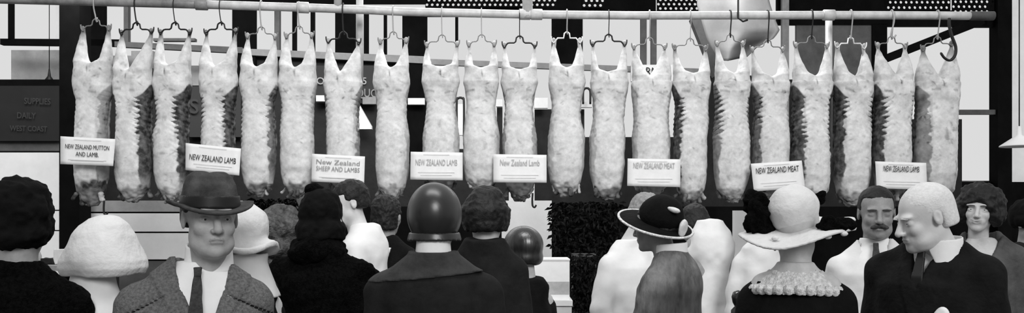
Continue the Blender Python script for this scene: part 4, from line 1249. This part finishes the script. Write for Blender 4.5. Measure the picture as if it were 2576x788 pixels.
    p.hat('ribbon_bow', lambda X, Y, Z: smin(ell(X, Y, Z, (.03, .150, .035), (.03, .014, .045)), ell(X, Y, Z, (.055, .10, .115), (.012, .035, .015)), .01), M_straw, amps=[(.004, 40, 2)], h=.005)
    p.T = th
    p.hair(M_hair, full=.99, low=-.055, front=.05, curl=.004)
    p.lower(M_darkcloth, .4)

    # ---- satin cloche woman
    p = Person('person seen from behind in a shiny dark satin hat, pale neck scarf and charcoal coat', 1093, 3.0, 548, yaw=178, head=dict(face=False), skin=M_skin, fine=.006)
    p.body(.225); sh = p.sh
    p.garment('coat', M_darkcloth, hem=.3, h=.008, dep=.14, amps=[(.008, 7, 1), (.004, 18, 5)], arm_r=(.072, .06, .05), slope=.025)
    L6 = p.last
    field('coat_collar', lambda X, Y, Z: smax(smax(L6(X, Y, Z) - .009, (sh - .020 - .10 * X) - Z, .006), -(np.sqrt(X ** 2 + (Y - .03) ** 2) - .060), .004), (-.26, -.2, sh - .09), (.26, .24, sh + .1), .006, mat('collar_cloth', .034, .9, .3, 20, .3, 60), p.root)
    field('scarf', lambda X, Y, Z: np.maximum(np.sqrt(X ** 2 + (Y - .03) ** 2) - (.056 + .008 * np.clip((sh + .11 - Z) / .1, 0, 1)), np.maximum(Z - (sh + .125), sh - .02 - Z)), (-.11, -.08, sh - .03), (.11, .14, sh + .14), .006, M_shirt, p.root, amps=[(.002, 25, 1)])
    def cloche(X, Y, Z):
        f = ell(X, Y, Z, (0, .022, .012), (.094, .112, .110))
        return smax(smax(f, -.082 - Z, .01), -ell(X, Y, Z, (0, -.13, -.045), (.07, .07, .07)), .01)
    p.hat('cloche_hat', cloche, M_satin, h=.006, amps=[(.002, 12, 1)], box=((-.13, -.13, -.11), (.13, .16, .16)))
    p.hat('hat_brim', lambda X, Y, Z: np.maximum(np.abs(np.sqrt((X / .95) ** 2 + (Y - .02) ** 2) - (.086 + np.maximum(0, -.050 - Z) * .28)) - .005, np.maximum(Z + .050, -.080 - Z)), M_satin, h=.005, box=((-.14, -.12, -.09), (.14, .17, -.02)))
    p.lower(M_darkcloth, .4)

    # ---- fuzzy dark hat woman behind
    p = Person('person from behind in fuzzy dark hat and plain charcoal coat beside the satin hat', 1222, 3.75, 545, yaw=172, head=dict(face=False), skin=M_skin, fine=.007)
    p.body(.185); sh = p.sh
    p.garment('coat', M_navy, hem=.3, h=.009, collar=.03, neckr=.075, slope=-.005, amps=[(.006, 8, 1)]).data.materials[0] = M_darkcloth
    p.hat('fur_hat', lambda X, Y, Z: smin(ell(X, Y, Z, (0, .018, .045), (.088, .10, .085)), loft(X, Y, Z, [-.06, -.02, .03, .05], [.085, .105, .108, .09], [.10, .115, .12, .10], 0, .02), .03), M_hair, h=.006, amps=[(.006, 24, 1), (.004, 80, 2)], box=((-.15, -.14, -.1), (.15, .18, .17)))
    p.lower(M_darkcloth, .4)
    # ---- bobbed shorter figure
    p = Person('shorter person seen from behind with smooth dark bobbed hair, beside the white boxes', 1318, 4.1, 632, yaw=215, head=dict(face=False), skin=M_skin, fine=.007, hscale=.90)
    p.body(.17); p.garment('coat', M_blackcloth, hem=.3, h=.011, sw=.16, slope=.03)
    p.hat('bobbed_hair', lambda X, Y, Z: smax(smin(ell(X, Y, Z, (0, .018, .032), (.098, .114, .100)), ell(X, Y, Z, (0, .02, -.035), (.100, .105, .06)), .02), -.075 - Z, .012), mat('glossy_hair', .02, .3, .5, 40, .15, 90, spec=.8, stretch=(1, 1, .12)), h=.006, box=((-.13, -.13, -.11), (.13, .16, .15)))
    p.lower(M_blackcloth, .4)

    # ---- black fur coat woman
    p = Person('person seen from behind in a black hat and bulky black fur coat, centre left', 808, 3.65, 560, yaw=170, head=dict(face=False), skin=M_skin, fine=.008)
    p.body(.215); sh = p.sh
    p.garment('fur_coat', M_fur, hem=.25, ext=.012, dep=.15, h=.009, amps=[(.016, 16, 1), (.006, 50, 2), (.003, 100, 4)], arm_r=(.085, .07, .06), collar=.02)
    p_f = lambda X, Y, Z: ell(X, Y, Z, (0, .03, p.sh + .06), (.125, .115, .075))
    field('fur_collar', p_f, (-.2, -.15, p.sh - .06), (.2, .2, p.sh + .18), .008, M_fur, p.root, amps=[(.018, 16, 3), (.009, 50, 2)])
    p.hat('hat', lambda X, Y, Z: smin(smax(ell(X, Y, Z, (0, .02, .045), (.088, .102, .10)), -.07 - Z, .02), loft(X, Y, Z, [-.07, -.02, .0], [.09, .1, .088], [.105, .112, .10], 0, .02), .02), M_blackcloth, h=.007, amps=[(.007, 22, 1), (.004, 60, 1)], box=((-.15, -.14, -.1), (.15, .18, .19)))
    p.hat('hat_knot', lambda X, Y, Z: ell(X, Y, Z, (.02, .04, .135), (.04, .04, .028)), M_fur, h=.006, amps=[(.008, 40, 1)], box=((-.06, -.03, .09), (.1, .1, .2)))
    p.lower(M_blackcloth, .4)

    # ---- young man in white shirt, profile left
    p = Person('young dark-haired person in a white coat turned left behind the black fur coat', 905, 4.75, 512, yaw=-92, hyaw=26, htilt=10, hoff=(0, -.045), head=dict(fat=.96, brow=.0035), skin=M_skin_pale, fine=.0048)
    p.body(.205, arms={1: [(.22, .0, p.sh - .32), (.16, -.22, p.sh - .45)], -1: [(-.22, .0, p.sh - .32), (-.16, -.22, p.sh - .45)]})
    p.garment('white_coat', M_coatw, hem=.4, h=.009, hump=1, slope=.015, amps=[(.010, 8, 1), (.005, 20, 2)], arm_r=(.075, .062, .05), dep=.14, neckr=.066)
    p.hair(M_hair, full=1.0, low=-.035, front=.045, curl=.004); p.lower(M_darkcloth, .5)

    # ---- dark-haired figure with white front, farther back
    p = Person('person with dark head in the shade, just left of the satin hat', 972, 5.2, 545, yaw=165, head=dict(face=False), skin=M_skin_dark, fine=.008)
    p.body(.2); p.garment('dark_coat', M_blackcloth, hem=.4, h=.012)
    p.hair(M_hair, full=1.05, low=-.08, front=.04, curl=.006)
    sh = p.sh
    field('apron_strap', lambda X, Y, Z: np.maximum(np.abs(X + .04 + (Z - sh) * .35) - .05, np.maximum(np.abs(Y - .142) - .01, np.maximum(Z - (sh + .0), sh - .45 - Z))), (-.2, .12, sh - .45), (.2, .16, sh), .008, M_shirt, p.root)
    p.lower(M_blackcloth, .5)

    # ---- white coat behind black hat
    p = Person('person in a long white coat whose head hides behind the black brimmed hat', 1590, 4.85, 546, yaw=25, hyaw=30, htilt=25, hoff=(.08, -.02), head=dict(face=False), skin=M_skin_pale, fine=.007)
    p.body(.205, arms={-1: [(-.215, -.02, p.sh - .32), (-.17, -.10, p.sh - .60)]}); p.garment('white_coat', M_coatw, hem=.4, h=.009, slope=.03, amps=[(.011, 8, 1), (.006, 18, 2)], arm_r=(.068, .058, .046))
    p.hair(mat('grey_hair', .25, .8, .3, 60), full=1.0, low=-.03, front=.04, curl=.004); p.lower(M_darkcloth, .5)
    # ---- narrow white back in doorway
    p = Person('person with dark hair in a white coat, back turned, in the dark doorway', 1780, 5.1, 572, yaw=-165, hyaw=0, htilt=32, hoff=(0, -.15), head=dict(face=False), skin=M_skin_dark, fine=.008)
    p.sh += .135
    p.body(.15, arms={1: [(.13, -.04, p.sh - .32), (.10, -.10, p.sh - .5)], -1: [(-.13, -.04, p.sh - .32), (-.10, -.10, p.sh - .5)]})
    p.garment('white_coat', M_coatw, sw=.150, hem=.4, h=.009, hump=1, dep=.125, slope=.05, collar=.03, amps=[(.008, 9, 6), (.004, 25, 2)])
    p.hair(M_hair, full=1.02, low=-.06, front=.03, curl=.004); p.lower(M_darkcloth, .5)
    # ---- white coat left of white hat
    p = Person('person in a white coat with dark hair, mostly hidden behind the broad white hat', 1925, 4.8, 548, yaw=160, head=dict(face=False), skin=M_skin_dark, fine=.008)
    p.body(.18); p.garment('white_coat', M_coatw, sw=.175, hem=.4, h=.010, slope=.02, amps=[(.010, 8, 1), (.006, 18, 2)])
    p.hair(M_hair, full=1.05, low=-.06, front=.03, curl=.008); p.lower(M_darkcloth, .5)

    # ---- far left: dark hat and fur coat
    p = Person('person in a rounded dark fuzzy hat and black fur coat at the left edge', 50, 2.8, 560, yaw=190, head=dict(face=False), skin=M_skin_dark, fine=.008)
    p.body(.215); p.garment('fur_coat', M_fur, hem=.25, ext=.0, h=.009, slope=.03, dep=.15, amps=[(.007, 20, 1), (.006, 60, 2)])
    p.hat('fur_hat', lambda X, Y, Z: smin(ell(X, Y, Z, (0, .02, .035), (.100, .11, .108)), ell(X, Y, Z, (.0, .03, -.03), (.09, .10, .06)), .03), M_blackcloth, h=.007, amps=[(.010, 24, 1), (.006, 70, 2)], box=((-.16, -.14, -.12), (.16, .18, .19)))
    p.lower(M_blackcloth, .4)

    # ---- big white hat figure, left
    p = Person('person under a big soft white mushroom-shaped hat, white neckcloth and black coat', 243, 3.45, 655, yaw=180, head=dict(face=False, neck=.05), skin=M_skin, fine=.007)
    p.body(.175); sh = p.sh
    p.garment('coat', M_blackcloth, hem=.25, h=.010, slope=.03)
    field('neckcloth', lambda X, Y, Z: smax(np.abs(np.sqrt((X - .0) ** 2 + (Y - .03) ** 2) - (.062 + .30 * np.clip(sh + .13 - Z, 0, .17))) - .014, -ell(X, Y, Z, (.0, .16, sh - .02), (.060, .10, .075)), .01) * 1.0 + 0 * Z, (-.17, -.14, sh - .03), (.17, .20, sh + .16), .007, M_shirt, p.root, amps=[(.006, 20, 1)])
    th = p.T; p.T = th @ Matrix.Translation((-.024, 0, 0))
    def mush(X, Y, Z):
        f = loft(X, Y, Z, [-.055, -.03, .0, .05, .10, .14, .170, .180], [.150, .162, .160, .140, .118, .092, .055, .02], [.150, .160, .158, .140, .118, .092, .055, .02], 0, .01)
        return smax(f, -ell(X, Y, Z, (0, .01, -.08), (.13, .13, .07)), .01)
    p.hat('white_hat', mush, M_straw, h=.006, amps=[(.008, 9, 2), (.004, 24, 4)], box=((-.2, -.2, -.09), (.2, .2, .2)))
    p.T = th
    p.hair(M_hair, full=1.04, low=-.06, front=.03, curl=.004); p.lower(M_blackcloth, .4)

    # ---- woman in white folded hat behind fedora man
    p = Person('person in white folded hat and pale collar behind the shoulder of the hatted man', 608, 3.02, 600, yaw=-130, head=dict(face=False, neck=.048), skin=M_skin_pale, fine=.006)
    p.body(.16); sh = p.sh
    p.garment('coat', M_blackcloth, sw=.15, hem=.25, h=.010, slope=.03)
    field('pale_collar', lambda X, Y, Z: np.abs(np.sqrt(X ** 2 + (Y - .02) ** 2) - (.066 + .35 * np.clip(sh + .10 - Z, 0, .2))) - .010, (-.16, -.14, sh - .02), (.16, .18, sh + .12), .007, M_pale, p.root, amps=[(.005, 20, 1)])
    p.T = p.T @ Matrix.Rotation(R(6), 4, 'X')
    p.hat('white_hat', lambda X, Y, Z: smin(smax(ell(X, Y, Z, (0, .025, .034), (.088, .100, .092)), -.06 - Z, .02), brim_fn(.118, .130, -.042, lambda X, Y, q: .012 * np.sin(4 * np.arctan2(Y, X + 1e-6)), .010, .02)(X, Y, Z), .03), M_straw, h=.005, amps=[(.006, 16, 1), (.003, 40, 3)], box=((-.15, -.13, -.09), (.15, .18, .14)))
    p.lower(M_blackcloth, .4)

    # ---- grey fur figure
    p = Person('person in mottled grey fur hat and wrap, right of the white folded hat', 705, 4.2, 590, yaw=180, head=dict(face=False), skin=M_skin_dark, fine=.008)
    p.body(.19); sh = p.sh
    p.garment('fur_wrap', M_greyfur, sw=.17, hem=.3, h=.010, ext=.01, slope=.02, amps=[(.012, 20, 1), (.006, 60, 2)])
    p.hat('fur_hat', lambda X, Y, Z: smin(ell(X, Y, Z, (0, .02, .03), (.120, .125, .110)), ell(X, Y, Z, (.0, .03, -.06), (.11, .11, .07)), .03), M_greyfur, h=.007, amps=[(.010, 20, 1), (.006, 60, 2)], box=((-.17, -.16, -.16), (.17, .2, .16)))
    p.lower(M_blackcloth, .4)


# ------------------------------------------------------------------ counters and display
def build_display():
    # table with white boxes
    D = 4.9
    t = empty('display_table', (P(1362, 788, D).x, D + .2, 0), 'white-topped display table under the white boxes', 'table')
    z = P(0, 757, D).z; s = D / F
    MB().box((0, 0, z - .015), (.175, .2, .015)).build('tabletop', M_white, t)
    MB().box((0, 0, z - .055), (.170, .195, .02)).build('apron_rail', M_pale, t)
    for sx in (-1, 1):
        for sy in (-1, 1): MB().box((sx * .15, sy * .17, (z - .075) / 2), (.02, .02, (z - .075) / 2)).build('leg', M_dgrey, t)
    b = empty('carton', (P(1374, 757, D).x, D + .18, z), 'white carton with a grey printed band on the display table', 'carton')
    w = .135; hgt = 100 * s
    mb = MB().box((0, 0, hgt / 2), (w, .12, hgt / 2)); mb.build('carton_body', M_card, b)
    MB().box((0, -.1215, hgt * .30), (w * .99, .001, hgt * .16)).build('printed_band', mat('carton_grey', .42, .8, .15, 20), b)
    MB().box((0, 0, hgt + .004), (w * 1.015, .125, .004)).build('lid', M_white, b)
    # dark foliage swags
    def foliage(name, label, boxes, D, n, size):
        mb = MB()
        for x0, y0, x1, y1 in boxes:
            for k in range(n):
                c = P(random.uniform(x0, x1), random.uniform(y0, y1), D + random.uniform(-.15, .15))
                L = size * random.uniform(.6, 1.3); w = L * .22
                d = Vector((random.gauss(0, .6), random.gauss(0, .6), -random.random())).normalized(); u = d.orthogonal().normalized(); nrm = d.cross(u)
                mb.add([c, c + d * L * .5 + u * w + nrm * .006, c + d * L, c + d * L * .5 - u * w + nrm * .006, c + d * L * .5 - nrm * .006], [(0, 1, 4), (1, 2, 4), (2, 3, 4), (3, 0, 4)])
        o = mb.build(name, M_green); props(o, label, 'foliage', kind='stuff')
    foliage('hanging_foliage', 'dark evergreen foliage hanging right of the pale panel', [(1388, 508, 1560, 640)], 6.8, 2000, .055)
    foliage('hanging_foliage', 'dark evergreen foliage under the carcasses beside the hatted man', [(615, 500, 760, 560)], 6.7, 900, .05)
    foliage('hanging_foliage', 'dark foliage low down beside the long white coat', [(1440, 640, 1500, 780)], 6.2, 700, .055)
    dslab('grey_sack', M_dgrey, 1442, 640, 1500, 1050, 6.4, .2, 'grey sack below the dark foliage', 'cloth')  # grey sack block, hangs free with nothing holding it
    # pale strip cloth beneath carcass
    dslab('hanging_towel', M_white, 746, 490, 766, 558, 6.6, .015, 'narrow white towel hanging under the carcasses', 'towel')
    # shiny finial post
    c = P(1856, 788, 3.4); z0 = P(0, 742, 3.4).z
    prof = [(.03, 0), (.03, z0 - .14), (.018, z0 - .12), (.026, z0 - .09), (.026, z0 - .06), (.012, z0 - .045), (.020, z0 - .03), (.024, z0 - .008), (.018, z0 + .010), (.004, z0 + .018)]
    props(MB().lathe(prof, (c.x, 3.4, 0)).build('turned_post', mat('polished_black', .015, .15, spec=.9), smooth=True), 'glossy black turned post with ball finial, left of the lace collar', 'post')
    # enamel lamp shade at right edge
    D = 6.0; c = P(2564, 340, D); s = D / F
    L = empty('pendant_lamp', c, 'white conical enamel pendant lamp at the right edge', 'lamp')
    MB().lathe([(.012, .06), (.016, .0), (.122, -.072), (.124, -.080), (.118, -.078), (.012, -.006)], n=28).build('lamp_shade', M_white, L, True)
    MB().tube([(0, 0, .05), (0, 0, 1.0)], .004, 8).build('flex', M_iron, L, True)
    c = P(124, 205, 8.4)
    L = empty('hanging_lamp', c, 'small dark hanging lamp on a thin flex before the left windows', 'lamp')
    MB().lathe([(.006, .12), (.010, .09), (.016, .05), (.050, .0), (.046, -.004), (.01, .04)], n=20).build('lamp_shade', M_iron, L, True)
    MB().tube([(0, 0, .1), (0, 0, .9)], .004, 8).build('flex', M_iron, L, True)
    # shelf goods at left, behind the edge figure
    D = 6.6
    o = empty('goods_table', (P(110, 665, D).x, D + .2, 0), 'grey low trestle table at the far left behind the fur coat', 'table'); z = P(0, 668, D).z
    MB().box((0, 0, z - .02), (.42, .25, .02)).build('tabletop', M_grey, o)
    for sx in (-1, 1): MB().box((sx * .36, 0, (z - .04) / 2), (.03, .2, (z - .04) / 2)).build('leg', M_dark, o)
    for k, (x, w, hh, m, nm, lb) in enumerate(((45, .08, .10, M_mgrey, 'paper_parcel', 'grey paper parcel on the low table at the far left'), (98, .06, .05, M_dark, 'shallow_tray', 'dark shallow tray on the low table at the far left'), (128, .05, .12, M_pale, 'paper_bag', 'pale upright paper bag on the low table by the black post'))):
        c = P(x, 668, D)
        def bag(X, Y, Z, w=w, hh=hh): return np.maximum(np.maximum(np.abs(X) - w * (1 - .2 * Z / hh), np.abs(Y) - w * .7), np.maximum(-Z, Z - hh))
        ob = field(nm, bag, (-w - .02, -w, -.01), (w + .02, w, hh + .03), .008, m, None, amps=[(.006, 25, k)], loc=(c.x, D + .15, z))
        props(ob, lb, 'bag' if k == 2 else ('tray' if k == 1 else 'parcel'))


def nest_parts():
    # hats own their brims and trimmings
    for r in [o for o in COL.objects if o.parent is None and o.name.split('.')[0] == 'person']:
        cr = [c for c in r.children if c.name.split('.')[0] == 'hat_crown']
        if cr:
            for c in list(r.children):
                if c.name.split('.')[0] in ('hat_brim', 'hat_band', 'hat_plume', 'hat_flower', 'bead', 'brim_binding', 'ribbon_bow'): c.parent = cr[0]
            cr[0].name = 'hat'
    for o in COL.objects:
        if o.name.split('.')[0] == 'lettering' and o.parent and o.parent.parent is None: o.rotation_euler.z = math.atan(.2735)


# ------------------------------------------------------------------ camera, world, light
def camera_and_light():
    cam = bpy.data.cameras.new('camera'); co = bpy.data.objects.new('camera', cam); COL.objects.link(co)
    co.location = (0, 0, CZ); co.rotation_euler = (math.pi / 2, 0, 0)
    cam.sensor_width = 36; cam.lens = F / 2576 * 36; cam.shift_y = (HY - 394) / 2576; cam.clip_end = 200
    SC.camera = co
    w = bpy.data.worlds.new('overcast_sky'); SC.world = w; w.use_nodes = True
    bg = w.node_tree.nodes['Background']
    tc = w.node_tree.nodes.new('ShaderNodeTexCoord'); nz = w.node_tree.nodes.new('ShaderNodeTexNoise'); nz.inputs['Scale'].default_value = 3
    rp = w.node_tree.nodes.new('ShaderNodeValToRGB'); rp.color_ramp.elements[0].color = (.66, .66, .66, 1); rp.color_ramp.elements[1].color = (.76, .76, .76, 1)
    sx = w.node_tree.nodes.new('ShaderNodeSeparateXYZ'); w.node_tree.links.new(tc.outputs['Generated'], sx.inputs[0])
    mr = w.node_tree.nodes.new('ShaderNodeMapRange'); mr.inputs['From Min'].default_value = -.25; mr.inputs['From Max'].default_value = .55; mr.inputs['To Min'].default_value = .50; mr.inputs['To Max'].default_value = 1
    w.node_tree.links.new(sx.outputs['Y'], mr.inputs['Value']); w.node_tree.links.new(mr.outputs['Result'], bg.inputs['Strength'])
    w.node_tree.links.new(tc.outputs['Generated'], nz.inputs['Vector']); w.node_tree.links.new(nz.outputs['Fac'], rp.inputs['Fac']); w.node_tree.links.new(rp.outputs['Color'], bg.inputs['Color'])
    # daylight through the market's roof light above the crowd
    a = bpy.data.lights.new('roof_light', 'AREA'); a.shape = 'RECTANGLE'; a.size = 2.2; a.size_y = 1.2; a.energy = 80
    ao = bpy.data.objects.new('roof_light', a); COL.objects.link(ao); ao.location = (-.2, 3.0, 4.6)
    d = Vector((.15, 6.5, 2.1)) - ao.location; ao.rotation_euler = d.to_track_quat('-Z', 'Y').to_euler()
    b = bpy.data.lights.new('stall_fill', 'AREA'); b.shape = 'RECTANGLE'; b.size = 6.4; b.size_y = .3; b.energy = 130  # added unseen strip light, brightens the counter boards and pale panels
    bo = bpy.data.objects.new('stall_fill', b); COL.objects.link(bo); bo.location = (-.9, 6.95, 3.75); bo.rotation_euler = (R(18), 0, 0)
    s = bpy.data.lights.new('sun', 'SUN'); s.energy = 1.75; s.angle = R(24)
    so = bpy.data.objects.new('sun', s); COL.objects.link(so); so.rotation_euler = (R(64), 0, R(16))
    vs = SC.view_settings; vs.view_transform = 'Standard'; vs.look = 'None'; vs.exposure = 0; vs.gamma = 1; vs.use_curve_mapping = False


build_setting()
build_rail()
build_meat()
build_signs()
build_people()
build_display()
nest_parts()
camera_and_light()
